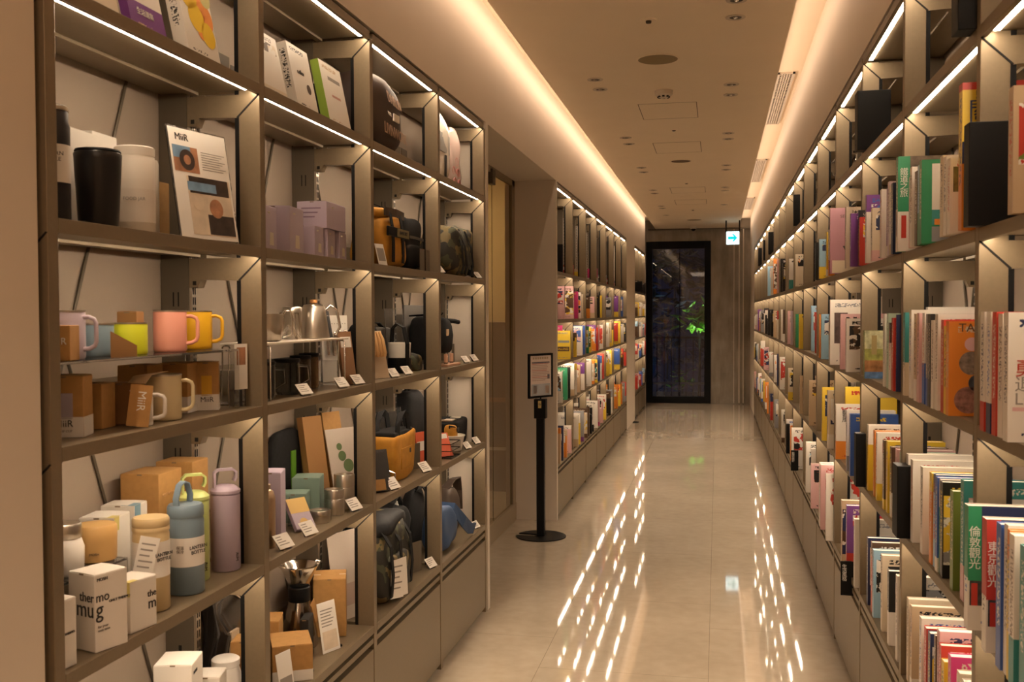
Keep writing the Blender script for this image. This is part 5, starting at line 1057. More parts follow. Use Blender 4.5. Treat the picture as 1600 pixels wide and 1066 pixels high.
LW = cm('window_lav', (.42, .36, .42), .5); YW = cm('window_yellow', (.66, .36, .02), .5)
carton('gift_box', 'kraft mug box with a lavender window and white foot', (-1.40, 1.945, S3), (.085, .075, .133), KRAFT, .35, mw(0, 0, LW), [('f', .52, .22, .021, 'MiiR', INK), ('f', .52, .1, .007, 'CAMP CUP', GREYINK)])
carton('gift_box', 'plain kraft box behind the hanging kraft tag', (-1.435, 2.09, S3), (.07, .07, .105), KRAFT, .15)
o = thing('swing_tag_card', 'upright kraft card reading MiiR beside the small white mug', 'tag', (-1.35, 2.085, S3+EPS+.007), 0, rot=(-.1, .12, .45)); G().box(0, .05, -.001, .001, 0, .098).build('card', KRAFT, o, smooth=0); lettering('MiiR', .026, WHITEINK, o, (.027, -.0014, .06), (0, 0, -1), (1, 0, 0)); 
carton('gift_box', 'dark kraft box standing behind the small white mug', (-1.42, 2.185, S3), (.07, .05, .10), KRAFT_D, .2)
mug('camping_mug', 'small white mug under the clear riser', (-1.352, 2.155, S3), .026, .084, MC('white', (.74, .69, .62)), .3)
mug('camping_mug', 'large cream mug under the clear riser', (-1.375, 2.29, S3), .044, .114, MC('cream', (.66, .55, .33)), .35)
o = thing('paper_tag', 'folded kraft tag draped over the large cream mug', 'tag', (-1.372, 2.225, S3+.1158), 0, rot=(.0, -.12, .5)); G().strap([(-.03, -.05, -.012), (-.015, -.03, .004), (0, 0, .004), (.02, .04, .003)], .05, .001, (1, -.4, 0)).build('tag_sheet', cm('kraft_light', (.60, .40, .22), .7), o, smooth=0)
carton('gift_box', 'plain kraft box behind the large cream mug', (-1.48, 2.355, S3), (.08, .09, .135), KRAFT, .1); carton('gift_box', 'kraft box with white foot beside the yellow-window box', (-1.44, 2.47, S3), (.08, .085, .135), KRAFT, .2, mw(0, 0, KRAFT_D))
carton('gift_box', 'kraft mug box with a yellow window and white foot', (-1.405, 2.56, S3), (.07, .075, .133), KRAFT, .45, mw(0, 0, YW), [('f', .55, .22, .02, 'MiiR', INK)])
carton('acrylic_box', 'empty clear acrylic box at the end of the mug riser', (-1.44, 2.74, S3), (.08, .08, .10), ACRYL, .2, flap=False)
o = thing('leaflet_card', 'white card leaning at the end of the mug riser', 'sign', (-1.345, 2.612, S3+.0515), 0, rot=(0, 0, PI/2-.3)); G().box(0, .05, -.001, .001, 0, .13).build('card', CARDW, o, smooth=0); G().box(.008, .042, -.0016, -.0012, .07, .12).build('printed_photo', PH[0], o, smooth=0); G().box(0, .045, .002, .02, -.0495, 0).build('clip_foot', ACRYL, o, smooth=0)

# ---- first bay, shelf below eye level
riser('acrylic_riser', 'low clear acrylic riser under the white and amber jars', -1.50, -1.395, 1.80, 2.155, S4, .142, ACRYL)
JZ = S4+.142+EPS
vessel('food_jar', 'round white food jar with a steel lid', 'jar', (-1.443, 1.985, JZ), [(.036, 0), (.040, .004), (.042, .06), (.036, .078), (.034, .082), (0, .082)], mat('jar_white', (.76, .72, .66), .35), [('steel_lid', [(.0345, .082), (.0365, .084), (.0365, .112), (.034, .116), (0, .116)], STEEL)])
d = vessel('food_jar', 'low amber-coloured food jar beside the white jar', 'jar', (-1.447, 2.105, JZ), [(.040, 0), (.047, .006), (.048, .05), (.048, .055)], mat('jar_amber', (.55, .33, .12), .4), [('lid', [(.0485, .055), (.0485, .082), (.045, .088), (0, .088)], MATS['jar_amber'])]); wrap_text(d, .0488, CAMA, .025, .008, 'MOSH', INK)
BW = cm('box_white', (.76, .71, .64), .55); YL = cm('label_yellow', (.60, .50, .16), .5); BL = cm('label_blue', (.20, .34, .44), .5)
carton('product_box', 'white box with a yellow corner label behind the amber jar', (-1.51, 2.235, S4), (.09, .09, .225), BW, .15, [('r', .0, .3, .85, 1, YL), ('t', .7, 1, .0, .35, YL)])
carton('product_box', 'white box with a blue corner label behind the cream bottle', (-1.52, 2.335, S4), (.09, .078, .235), BW, .15, [('r', .0, .45, .84, 1, BL), ('t', .6, 1, .0, .5, BL)])
carton('product_box', 'white box with faint print beneath the low riser', (-1.455, 2.045, S4), (.08, .10, .12), BW, .1, texts=[('f', .6, .6, .03, 'thermo', INK)])
carton('product_box', 'large kraft box behind the slate-blue bottle', (-1.52, 2.465, S4), (.11, .13, .30), KRAFT, .06, [('f', .25, .4, .62, .68, cm('kraft_pale', (.56, .33, .14), .7))], [('r', .4, .8, .012, 'KEEP WARM', cm('kraft_pale', (.56, .33, .14), .7))])
carton('product_box', 'second large kraft box behind the lavender bottle', (-1.51, 2.608, S4), (.11, .10, .31), KRAFT, .06)
carton('product_box', 'white box half hidden by the first post', (-1.352, 1.808, S4), (.085, .056, .142), BW, -.1, texts=[('r', .45, .5, .007, 'ONLY THERMO', INK)])
d_ = (.085, .085, .168)
o = carton('product_box', 'white box printed thermo mug in bold black', (-1.335, 1.948, S4), d_, BW, -.30, texts=[('r', .75, .62, .008, 'ONLY THERMO', INK)])
ftext(o, d_, 'f', .98, .70, .030, 'ther', INK, align='RIGHT', wide=.9); ftext(o, d_, 'r', .02, .70, .030, 'mo', INK, align='LEFT', wide=.9); ftext(o, d_, 'f', .98, .54, .050, 'mu', INK, align='RIGHT', wide=.9); ftext(o, d_, 'r', .02, .54, .050, 'g', INK, align='LEFT', wide=.9); ftext(o, d_, 'r', .08, .3, .008, 'for your\nown time', GREYINK, align='LEFT'); ftext(o, d_, 'r', .06, .93, .010, 'MOSH', INK, align='LEFT')
d_ = (.075, .085, .118)
o = carton('product_box', 'smaller white box with a pale yellow corner label, at the shelf edge', (-1.335, 2.072, S4), d_, BW, -.18, [('f', .45, 1, .72, 1, YL), ('t', .4, 1, 0, .3, YL)], [('f', .62, .86, .009, 'MOSH', INK), ('f', .5, .45, .007, 'LUNCH POT', GREYINK), ('r', .98, .66, .022, 'the', INK, .001, 'RIGHT'), ('r', .98, .46, .036, 'm', INK, .001, 'RIGHT')])
CRB = mat('bottle_cream', (.56, .42, .22), .4)
d = vessel('vacuum_bottle', 'tall cream vacuum bottle with a white hang tag', 'bottle', (-1.37, 2.215, S4), [(.040, 0), (.044, .004), (.044, .188), (.043, .19), (.043, .197)], CRB, [('lid', [(.0445, .197), (.0445, .206), (.0435, .207), (.0445, .208), (.0445, .224), (.041, .229), (0, .229)], CRB)])
band(d, .0446, .085, .172, CARDW); wrap_text(d, .0455, CAMA+.75, .135, .012, 'LANTERN\nBOTTLE', INK)
tag_on(d, (.024, -.040, .188), .046, .10, CARDW, (.0, .22, .5))
SLB = mat('bottle_slate', (.17, .235, .29), .4)
d = vessel('vacuum_bottle', 'slate-blue vacuum bottle with a white paper band and loop handle', 'bottle', (-1.365, 2.37, S4), [(.043, 0), (.047, .004), (.047, .19), (.044, .2)], SLB, [('lid', [(.046, .2), (.047, .204), (.046, .226), (.042, .232), (0, .232)], SLB)])
band(d, .0476, .075, .150, CARDW); wrap_text(d, .0485, CAMA+.7, .118, .013, 'LANTERN\nBOTTLE', INK); wrap_text(d, .0485, CAMA-.3, .12, .010, '保溫\n保冷', GREYINK)
G().strap([(-.006, -.03, .215), (-.006, -.036, .25), (-.006, -.02, .283), (-.006, .0, .290), (-.006, .02, .283), (-.006, .036, .25), (-.006, .03, .215)], .016, .004, (1, 0, 0)).build('loop_handle', SLB, d, smooth=60)
tag_on(d, (-.04, -.03, .20), .03, .06, CARDW, (.5, 0, .9))
LMB = mat('bottle_lime', (.50, .56, .20), .42); LVB = mat('bottle_lavender', (.40, .32, .39), .42)
def strap_bottle(label, pos, m, r, h, txt):
    d = vessel('vacuum_bottle', label, 'bottle', pos, [(r-.003, 0), (r, .004), (r, h*.82), (r-.004, h*.83), (r-.004, h*.84)], m, [('lid', [(r+.001, h*.84), (r+.001, h*.87), (r*.75, h*.91), (r*.5, h*.925), (0, h*.925)], m)])
    w = .03; G().strap([(-w, 0, h*.89), (-w, 0, h*1.06), (-w*.7, 0, h*1.09), (w*.7, 0, h*1.09), (w, 0, h*1.06), (w, 0, h*1.0), (w*.8, 0, h*.96)], .022, .006, (0, 1, 0)).build('loop_handle', m, d, smooth=60, rz=.7)
    lettering(txt, .014, INK, d, (r*math.cos(CAMA+.8)*1.01, r*math.sin(CAMA+.8)*1.01, .04), (0, 0, 1), (-math.cos(CAMA-.77), -math.sin(CAMA-.77), 0))
    return d
strap_bottle('lime-green vacuum bottle with a square loop handle', (-1.405, 2.485, S4), LMB, .040, .265, 'MiiR')
strap_bottle('lavender vacuum bottle with a square loop handle, by the second post', (-1.375, 2.605, S4), LVB, .041, .262, 'MiiR')
tag_on(thing('paper_tag', 'kraft hang tag beside the lavender bottle', 'tag', (-1.41, 2.66, S4+.12)), (0, 0, 0), .03, .08, KRAFT, (0, 0, .6), 'tag_sheet', False); 
# ---- first bay, deck
carton('product_box', 'tall white box on the first-bay deck', (-1.42, 2.42, DK), (.10, .11, .272), BW, .25, texts=[('r', .3, .9, .012, 'MOSH', INK)])
carton('product_box', 'lower white box beside the black foil apron', (-1.40, 2.545, DK), (.08, .08, .19), BW, .25, texts=[('f', .5, .85, .012, 'MOSH', INK)])
carton('product_box', 'white box at the deck edge, mostly below the picture', (-1.36, 2.33, DK), (.08, .08, .225), BW, .25)
vessel('food_jar', 'white lidded jar on the deck in front of an amber carton', 'jar', (-1.425, 2.69, DK), [(.042, 0), (.046, .004), (.046, .13), (.040, .15), (.038, .16), (0, .162)], MATS['jar_white'], [('lid_ring', [(.0385, .158), (.041, .160), (.041, .178), (.036, .182), (0, .180)], MATS['jar_white'])])
carton('product_box', 'amber carton behind the white lidded jar', (-1.41, 2.787, DK), (.07, .08, .21), KRAFT, .2)
o = thing('hanging_apron', 'shiny black foil apron hanging between first and second bay', 'apron', (-1.53, 2.925, DK+EPS))
FOIL = mat('black_foil', (.02, .016, .014), .16, spec=.9)
G().blob((0, 0, 0), (.08, .32, .42), .55, 22, amp=.028, freq=11., seed=3).build('apron_cloth', FOIL, o, smooth=25); G().tube([(.02, -.1, .36), (.05, 0, .28), (.02, .12, .37)], .004).build('waist_cord', CHROME, o)
G().box(.045, .055, -.10, -.05, .13, .21).build('cloth_label', cm('apron_label', (.40, .30, .2), .5), o, smooth=0)
# ---- second bay, shelf above eye level: lavender gift boxes
LVC = cm('box_lavender', (.43, .35, .42), .5); CUPI = cm('icon_cream', (.62, .55, .42), .5)
def lavbox(label, pos, d, rz=.12, icon=True, z=0):
    o = carton('gift_box', label, (pos[0], pos[1], pos[2]+z), d, LVC, rz, group='lavender gift boxes')
    if icon:
        wx, wy, h = d; a = min(wx, wy)*.22
        G().prism([(-a, .02), (a, .02), (a*.8, .02+h*.28), (-a*.8, .02+h*.28)], 0, .0004, lambda q, s: (wx/2+.0004+s, q[0]+.005, q[1])).build('printed_cup', CUPI, o, smooth=0)
        ftext(o, d, 'r', .3, .85, .008, 'CAMP', CUPI)
    return o
lavbox('lavender box half behind the second post, printed with a jug', (-1.40, 2.875, S2), (.09, .11, .140))
lavbox('largest lavender box, printed with a cream cup', (-1.40, 3.045, S2), (.11, .15, .152))
lavbox('low lavender box in front, left of the stacked pair\'s base' .replace('left of', 'before'), (-1.395, 3.245, S2), (.09, .11, .108))
lavbox('low lavender box under the near edge of the stacked box', (-1.40, 3.375, S2), (.085, .10, .108))
lavbox('low lavender box under the far edge of the stacked box', (-1.405, 3.50, S2), (.085, .10, .108))
o = lavbox('lavender box stacked on top of two low ones', (-1.41, 3.42, S2), (.11, .21, .095), .05, False, .1095); d_ = (.11, .21, .095)
for i in range(3): face(o, d_, 'f', .15, .8-.1*i, .72-.16*i, .77-.16*i, cm('lav_ink', (.22, .15, .21), .5))
ftext(o, d_, 'r', .3, .8, .008, 'CAMP', CUPI)
b = thing('cable_pouch', 'black strap coil peeping out behind the stacked lavender box', 'bag', (-1.53, 3.495, S2+EPS)); G().blob((0, 0, 0), (.09, .20, .16), .6, amp=.01).build('pouch_body', NYL, b, smooth=80); G().tube([(.0, -.1, .14), (.02, 0, .185), (0, .1, .14)], .007).build('strap', NYL, b)
# ---- second bay, eye-level shelf: steel cup, kettle and glass jugs
riser('steel_riser', 'pale metal riser carrying the steel cup and the kettle', -1.49, -1.335, 2.80, 3.48, S3, .178, NIB, 'tube', CHROME)
QZ = S3+.178+EPS
d = thing('steel_cup', 'brushed steel cup with a bent wire handle', 'cup', (-1.405, 2.965, QZ+EPS), .5)
G().lathe([(.030, 0), (.038, .006), (.044, .04), (.045, .088), (.043, .088), (.042, .04), (.03, .01), (0, .008)], 36).build('cup', STEEL, d, smooth=45); G().tube([(.043, -.01, .08), (.05, -.01, .098), (.066, -.008, .096), (.074, 0, .07), (.07, .0, .02), (.045, 0, .012)], .0035).build('handle', CHROME, d, smooth=60)
d = thing('wire_cup_rack', 'small chrome wire rack between steel cup and kettle', 'rack', (-1.41, 3.13, QZ+EPS), .3)
for a, b in ((-.03, .09), (.03, .09)):
    G().tube([(a, -.05, .003), (a*.8, -.05, b), (a*.8, .05, b), (a, .05, .003)], .0025, 6).build('wire_loop', CHROME, d)
for i in range(4): G().tube([(-.03, -.05+.033*i, .003), (.0, -.045+.03*i, .05), (.03, -.05+.033*i, .003)], .0022, 6).build('wire_rung', CHROME, d)
d = thing('drip_kettle', 'brushed steel kettle with a wooden knob', 'kettle', (-1.42, 3.36, QZ+EPS), .6)
G().lathe([(.055, 0), (.056, .006), (.041, .11), (.039, .114), (0, .114)], 40).build('body', STEEL, d, smooth=45); G().lathe([(.037, .114), (.036, .12), (.012, .124), (0, .124)], 32).build('lid', STEEL, d); G().lathe([(.010, .124), (.014, .128), (.013, .138), (0, .14)], 20).build('wooden_knob', cm('knob_wood', (.48, .22, .07), .5), d); G().tube([(.04, 0, .10), (.06, 0, .118), (.085, 0, .10), (.095, 0, .04), (.08, 0, .012)], .005).build('handle', CHROME, d, smooth=60)
d = thing('steel_canister', 'dull steel canister just behind the kettle', 'canister', (-1.455, 3.255, QZ+EPS)); G().lathe([(.03, 0), (.032, .004), (.032, .105), (0, .108)], 30).build('body', STEEL, d, smooth=45); G().lathe([(.0325, .085), (.033, .087), (.033, .108), (.03, .112), (0, .112)], 30).build('lid', STEEL, d)
d = thing('leather_sleeve', 'dark grey leather sleeve leaning behind the kettle', 'sleeve', (-1.435, 3.46, QZ+EPS), 0, rot=(-.2, 0, 1.3)); G().box(0, .07, -.004, .004, 0, .10).build('sleeve_panel', cm('leather_grey', (.045, .045, .05), .6), d, bevel=.003); G().box(.008, .062, -.0046, -.004, .08, .083).build('stitching', GREYINK, d, smooth=0)
def leaner(name, label, pos, w, h, m, lean=.25, rz=1.1, t=.004, cat='packet', strip=None):
    o = thing(name, label, cat, (pos[0], pos[1], pos[2]+EPS+.0006+t*math.sin(lean)), 0, rot=(-lean, 0, rz)); G().box(0, w, 0, t, 0, h).build('sheet', m, o, bevel=.0008)
    if strip: G().box(w*.1, w*.9, -.0005, -.0002, h*strip[0], h*strip[1]).build('printed_panel', strip[2], o, smooth=0)
    return o
leaner('cutting_board', 'long wooden board leaning at the end of the steel riser', (-1.355, 3.49, S3), .07, .20, cm('board_wood', (.30, .16, .08), .5), .16, 1.2, .010, 'board', (.7, .9, CARDW))
leaner('cutting_board', 'second darker board tucked behind the long wooden one', (-1.37, 3.52, S3), .07, .17, cm('board_wood_dark', (.16, .09, .05), .5), .16, 1.2, .010, 'board', (.1, .2, CARDW))
o = leaner('pegboard_card', 'white perforated card with small steel tools, behind the boards', (-1.50, 3.64, S3), .16, .26, WHITE, .05, 1.25, .004, 'display card')
for i in range(9): G().box(.015+.016*i, .019+.016*i, -.0006, -.0001, .225, .229).build('peg_hole', GREYINK, o, smooth=0)
for i in range(4): G().blob((.03+.035*i, -.008, .10), (.022, .012, .10), .6, 8, amp=.005, seed=i).build('steel_tool', CHROME, o, smooth=60)
def jug(label, pos, r, h, m, lidm, handle=True):
    o = thing('glass_jug', label, 'jug', (pos[0], pos[1], pos[2]+EPS), .4, 'glass jugs under the metal riser')
    G().lathe([(r*.9, 0), (r, .006), (r, h*.8), (r*.93, h*.92), (r*.90, h*.92), (r*.94, h*.8), (r*.95, .01), (0, .008)], 32).build('glass_body', m, o, smooth=50); G().lathe([(r*.96, h*.9), (r*1.02, h*.92), (r*1.02, h), (0, h*1.02)], 28).build('lid', lidm, o)
    if handle: G().tube([(r*.97, 0, h*.8), (r+.028, 0, h*.78), (r+.032, 0, h*.4), (r*.97, 0, h*.22)], .004).build('handle', m, o, smooth=60)
    return o
jug('glass jug with black lid, nearest the second post under the riser', (-1.41, 2.93, S3), .038, .115, GLASSM, BLACK)
jug('squat clear glass jug in the middle under the metal riser', (-1.40, 3.085, S3), .042, .118, GLASSM, BLACK)
jug('clear glass beaker with black base under the kettle', (-1.42, 3.24, S3), .036, .122, GLASSM, BLACK, False)
jug('amber glass jar standing last under the metal riser', (-1.44, 3.36, S3), .035, .125, mat('amber_glass', (.55, .38, .22), .05, trans=.9, ior=1.3), BLACK, False)
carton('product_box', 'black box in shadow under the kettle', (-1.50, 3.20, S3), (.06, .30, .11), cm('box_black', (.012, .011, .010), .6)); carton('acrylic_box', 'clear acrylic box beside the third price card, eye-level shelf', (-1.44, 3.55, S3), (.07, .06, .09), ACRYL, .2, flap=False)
for y, l in ((3.03, 'before the squat glass jug'), (3.36, 'at the foot of the kettle\'s riser'), (3.52, 'at the third post')): price_card(-1.315, y, S3, f'white price card on the eye-level shelf, {l}')
# ---- second bay, shelf below eye level
d = vessel('steel_bottle', 'champagne-coloured steel bottle against the second post', 'bottle', (-1.385, 2.87, S4), [(.033, 0), (.036, .004), (.036, .155), (.030, .175), (.020, .182), (.020, .186)], mat('champagne', (.55, .40, .26), .3, metal=.9), [('cap', [(.0215, .186), (.0215, .197), (.018, .199), (0, .199)], MATS['champagne'])])
LV2 = cm('box_lilac', (.47, .39, .48), .5)
carton('product_box', 'tall lilac box beside the champagne steel bottle', (-1.41, 2.985, S4), (.07, .10, .222), LV2, .28); carton('product_box', 'small lilac box behind the leaning yellow packet', (-1.49, 3.13, S4), (.06, .08, .12), LV2, .2)
o = thing('soap_packet', 'lilac and yellow packet leaning toward the shelf edge', 'packet', (-1.365, 3.075, S4+EPS+.0115), 0, rot=(-.65, 0, 1.0)); G().box(0, .075, 0, .018, 0, .115).build('packet_body', LV2, o, bevel=.002); G().box(.0, .075, -.0006, -.0002, .06, .115).build('printed_panel', cm('packet_yellow', (.68, .46, .16), .5), o, smooth=0); round_plate(o, .075, .115, .5, .2, .016, cm('packet_yellow', (.68, .46, .16), .5), .0006)
MNT = cm('box_mint', (.22, .32, .27), .5)
carton('product_box', 'lower mint-green box behind the steel tins', (-1.46, 3.275, S4), (.09, .10, .10), MNT, .25); carton('product_box', 'taller mint-green box behind the lower one', (-1.47, 3.412, S4), (.10, .11, .135), MNT, .25)
carton('acrylic_box', 'clear plastic box between lilac and mint boxes', (-1.42, 3.19, S4), (.05, .04, .095), ACRYL, .2, flap=False)
def tin(label, pos, r, h): return vessel('steel_tin', label, 'tin', pos, [(r*.97, 0), (r, .003), (r, h*.62), (r*.985, h*.63)], STEEL, [('lid', [(r*1.01, h*.64), (r*1.01, h-.003), (r*.97, h), (r*.9, h), (r*.88, h-.004), (0, h-.004)], STEEL)], 'steel tins')
tin('low wide steel tin, the frontmost of three', (-1.365, 3.265, S4), .038, .042); tin('medium steel tin behind the low one', (-1.364, 3.40, S4), .036, .092); tin('tallest steel tin, by the third post', (-1.37, 3.515, S4), .038, .128)
for y, l in ((2.86, 'under the champagne steel bottle'), (3.05, 'below the lilac and yellow packet'), (3.47, 'below the tallest steel tin')): price_card(-1.312, y, S4, f'white price card {l}', 0, .07, .05)
o = thing('apron_pack', 'black hanging pack with a green strip, behind the mint boxes', 'packet', (-1.567, 3.42, S4+EPS)); G().blob((0, 0, 0), (.032, .26, .30), .4, 14, amp=.004).build('pack_body', NYL, o, smooth=60); G().box(.017, .021, .02, .06, .08, .22).build('green_strip', cm('strip_green', (.10, .25, .02), .5), o, smooth=0)
o = leaner('leaf_print_sheet', 'pale leaning sheet printed with green leaves, by the third post', (-1.43, 3.585, S4), .17, .285, cm('sheet_pale', (.50, .43, .37), .3), .22, 1.12, .003, 'poster')
for (u, v, r) in ((.4, .62, .02), (.55, .48, .026), (.35, .75, .014)): round_plate(o, .17, .285, u, v, r, cm('leaf_print', (.10, .15, .06), .5))
o = leaner('packet', 'brown paper packet high behind the leaf print sheet', (-1.475, 3.47, S4), .10, .34, KRAFT_D, .16, 1.2, .03); leaner('packet', 'kraft and green packet topmost behind the leaf print sheet', (-1.47, 3.66, S4), .10, .34, KRAFT, .18, 1.2, .02, strip=(.6, .7, cm('strip_green', (.10, .25, .02), .5)))
# ---- second bay, deck
carton('product_box', 'kraft box with white foot at the deck edge, second bay', (-1.39, 3.07, DK), (.13, .15, .118), KRAFT, .5, [('f', 0, 1, 0, .3, CARDW), ('r', 0, 1, 0, .3, CARDW)], [('r', .6, .6, .02, '◉', GREYINK)])
leaner('price_sheet', 'white sheet leaning in front of the kraft box with white foot', (-1.335, 2.87, DK), .07, .13, CARDW, .15, 1.3, .002, 'sign', (.1, .4, GREYINK))
carton('product_box', 'small kraft box with a dark window behind the black slab', (-1.52, 3.16, DK), (.10, .11, .155), KRAFT, .3, [('r', .3, .9, .1, .55, cm('window_dark', (.04, .025, .02), .5))])
d = thing('coffee_dripper_set', 'steel coffee carafe with black collar and open cone on top', 'coffee maker', (-1.475, 3.335, DK+EPS), .4)
G().lathe([(.062, 0), (.066, .006), (.064, .05), (.038, .165), (.036, .17), (0, .17)], 40).build('carafe', mat('dark_steel', (.30, .25, .21), .14, metal=1.), d, smooth=45); G().lathe([(.0375, .165), (.040, .168), (.040, .215), (.037, .218), (0, .218)], 36).build('collar', BLACK, d); G().lathe([(.030, .218), (.034, .22), (.068, .292), (.074, .294), (.074, .298), (.066, .297), (.03, .225), (0, .222)], 40).build('cone', CHROME, d, smooth=45); G().tube([(.066, 0, .295), (.074, .0, .305), (.06, .0, .309)], .008, 8, flat=.4).build('cone_tab', CHROME, d); tag_on(d, (.045, .0, .16), .04, .10, KRAFT, (0, -.4, 1.2), 'hang_tag', False)
carton('product_box', 'thin black box standing before the coffee carafe', (-1.40, 3.225, DK), (.03, .085, .145), cm('box_black', (.012, .011, .010), .6), .2, texts=[('r', .5, .08, .01, '□', WHITEINK)])
o = leaner('product_sign', 'white sign with photos leaning before the coffee carafe', (-1.355, 3.262, DK), .085, .175, CARDW, .18, 1.15, .002, 'sign', (.06, .42, PH[3]))
for i in range(6): G().box(.01, .07-.006*(i % 3), -.0006, -.0003, .145-.011*i, .149-.011*i).build('printed_line', GREYINK, o, smooth=0)
o = carton('product_box', 'large kraft box with taped lid beside the coffee carafe', (-1.43, 3.515, DK), (.12, .14, .215), KRAFT, .35, [('t', .0, 1, .46, .54, cm('tape', (.58, .40, .24), .3))]); carton('product_box', 'kraft box behind the large taped one', (-1.53, 3.49, DK), (.06, .13, .215), KRAFT_D, .35)
o = leaner('clear_sheet', 'large pale printed sheet leaning at the third post, deck', (-1.44, 3.60, DK), .19, .34, cm('sheet_pale', (.50, .43, .37), .3), .14, 1.2, .003, 'poster', (.15, .4, cm('sheet_rose', (.40, .30, .25), .4)))
for y, l in ((3.10, 'first'), (3.36, 'second')): tag(G().lathe([(0, .008), (.007, .006), (.008, 0), (0, 0)], 12).build('display_stud', BLACK, loc=(-1.33, y, DK+.001)), f'{l} little black stud on the second-bay deck', 'stud')
# ---- bags
def bag(name, label, pos, d, m, p=.4, amp=.008, seed=0., taper=0., rz=0., cat='bag', group=None, freq=9.):
    o = thing(name, label, cat, (pos[0], pos[1], pos[2]+EPS), rz, group); G().blob((0, 0, 0), d, p, 18, amp, freq, seed, taper).build('bag_body', m, o, smooth=70); return o
TAN = cm('print_tan', (.46, .30, .20), .6)
o = bag('stuff_sack', 'plump dark brown sack with tan lettering, third bay top shelf', (-1.42, 3.915, S1), (.22, .49, .31), BROWN, .62, .006, 1.)
lettering('DAIRUN', .066, TAN, o, (.116, .03, .205), (-.10, 1, 0), (-.22, 0, 1)); lettering('LIVINWORK', .062, TAN, o, (.122, .03, .075), (-.05, 1, 0), (-.02, 0, 1)); lettering('MADE', .022, WHITEINK, o, (.119, -.04, .145), (-.1, 1, 0), (-.2, 0, 1)); G().box(.108, .118, .02, .09, .13, .16).build('patch', WHITE, o, bevel=.001)
WRAP = mat('clear_wrap_print', (.55, .50, .45), .18, noise_amt=.95, noise_scale=12); WRAP2 = mat('white_wrap', (.74, .68, .60), .16); WRAPR = mat('rose_wrap', (.60, .46, .42), .18)
o = bag('wrapped_tote', 'black and white printed bag in clear wrap behind the brown sack', (-1.50, 4.36, S1), (.05, .32, .335), WRAP, .5, .018, 4., .15); G().tube([(0, -.08, .32), (.01, 0, .352), (0, .08, .32)], .006).build('handle', NYL, o)
bookend(-1.40, 4.27, S1, 'grey bookend between the brown sack and the wrapped black and white bag', .10, .085); bookend(-1.40, 4.37, S1, 'second grey bookend before the wrapped black and white bag', .08, .085)
o = bag('wrapped_tote', 'white bag in shiny wrap with a grey flap, fourth bay top shelf', (-1.41, 4.93, S1), (.09, .30, .355), WRAP2, .5, .012, 2., .2); G().box(.030, .040, -.14, .13, .16, .26).build('grey_panel', cm('panel_grey', (.30, .29, .27), .5), o, bevel=.004); G().box(.04, .046, .02, .05, .02, .15).build('printed_mark', INK, o, bevel=.002)
o = bag('wrapped_tote', 'white bag printed with rose rings, leaning at the end of the top shelf', (-1.43, 5.27, S1), (.09, .28, .345), WRAPR, .5, .012, 7., .3)
for i in range(5):
    for s in (-.06, .03): n = 18; G().tube([(.045-.012*i*.6, s+.025*math.cos(2*PI*k/n), .045+.06*i+.022*math.sin(2*PI*k/n)) for k in range(n)], .004, 5, closed=True).build('printed_ring', cm('ring_rose', (.45, .15, .14), .4), o)
bookend(-1.44, 5.45, S1, 'slim grey bookend at the far end of the top shelf', .03, .06)
o = bag('roll_top_backpack', 'mustard roll-top backpack with black straps', (-1.40, 4.01, S2), (.17, .31, .215), MUSTARD, .36, .012, 5., .12)
G().blob((0, 0, .20), (.13, .30, .05), .5, 12, .006).build('rolled_top', MUSTARD, o, smooth=70)
for y in (-.07, .06): G().strap([(.088, y, .02), (.089, y, .10), (.084, y, .17), (.072, y, .235), (.0, y, .262), (-.05, y, .25)], .03, .004, (0, 1, 0)).build('strap', NYL, o, smooth=0)
G().strap([(.07, -.13, .225), (.078, 0, .228), (.07, .13, .225)], .034, .004).build('cross_strap', cm('strap_brown', (.06, .04, .03), .6), o, smooth=0); G().box(.082, .092, -.14, .145, .125, .165).build('waist_band', NYL, o, bevel=.003); G().box(.0925, .0945, -.03, .125, .128, .162).build('woven_label', cm('olive_label', (.20, .17, .07), .6), o, smooth=0); lettering('BAMTORY', .022, INK, o, (.0955, .047, .145), (0, 1, 0))
o = bag('backpack', 'plain black backpack standing behind the mustard one', (-1.455, 4.37, S2), (.2, .32, .25), NYL, .4, .008, 3.); G().strap([(.103, -.13, .15), (.104, 0, .152), (.103, .13, .15)], .012, .003).build('zip', cm('zip_grey', (.05, .05, .05), .4), o, smooth=0); G().blob((.085, 0, .02), (.05, .26, .10), .4, 12).build('front_pocket', NYL, o, smooth=70)
bookend(-1.315, 4.36, S2, 'grey bookend plate in front of the plain black backpack', .07, .10, foot=.015); bookend(-1.315, 4.45, S2, 'second grey bookend in front of the plain black backpack', .05, .10, foot=.015)
leaner('price_sheet', 'white price sheet leaning at the mustard backpack\'s foot', (-1.325, 3.80, S2), .06, .09, CARDW, .25, 1.3, .002, 'sign', (.2, .8, GREYINK))
o = bag('backpack', 'camouflage backpack with hanging straps, fourth bay above eye level', (-1.42, 5.16, S2), (.22, .50, .27), CAMO, .45, .02, 8., .12)
for y in (-.12, -.05, .08): G().strap([(.08, y, .25), (.115, y, .16), (.12, y+.02, .06), (.11, y+.01, .012)], .026, .005, (0, 1, 0)).build('strap', NYL, o, smooth=0)
G().strap([(.10, .06, .03), (.115, .12, .022), (.10, .17, .022)], .03, .01).build('hip_strap', NYL, o, smooth=0)
price_card(-1.315, 4.66, S2, 'price card on the high shelf under the camouflage backpack\'s near side'); price_card(-1.315, 5.43, S2, 'price card at the far end of the high shelf')
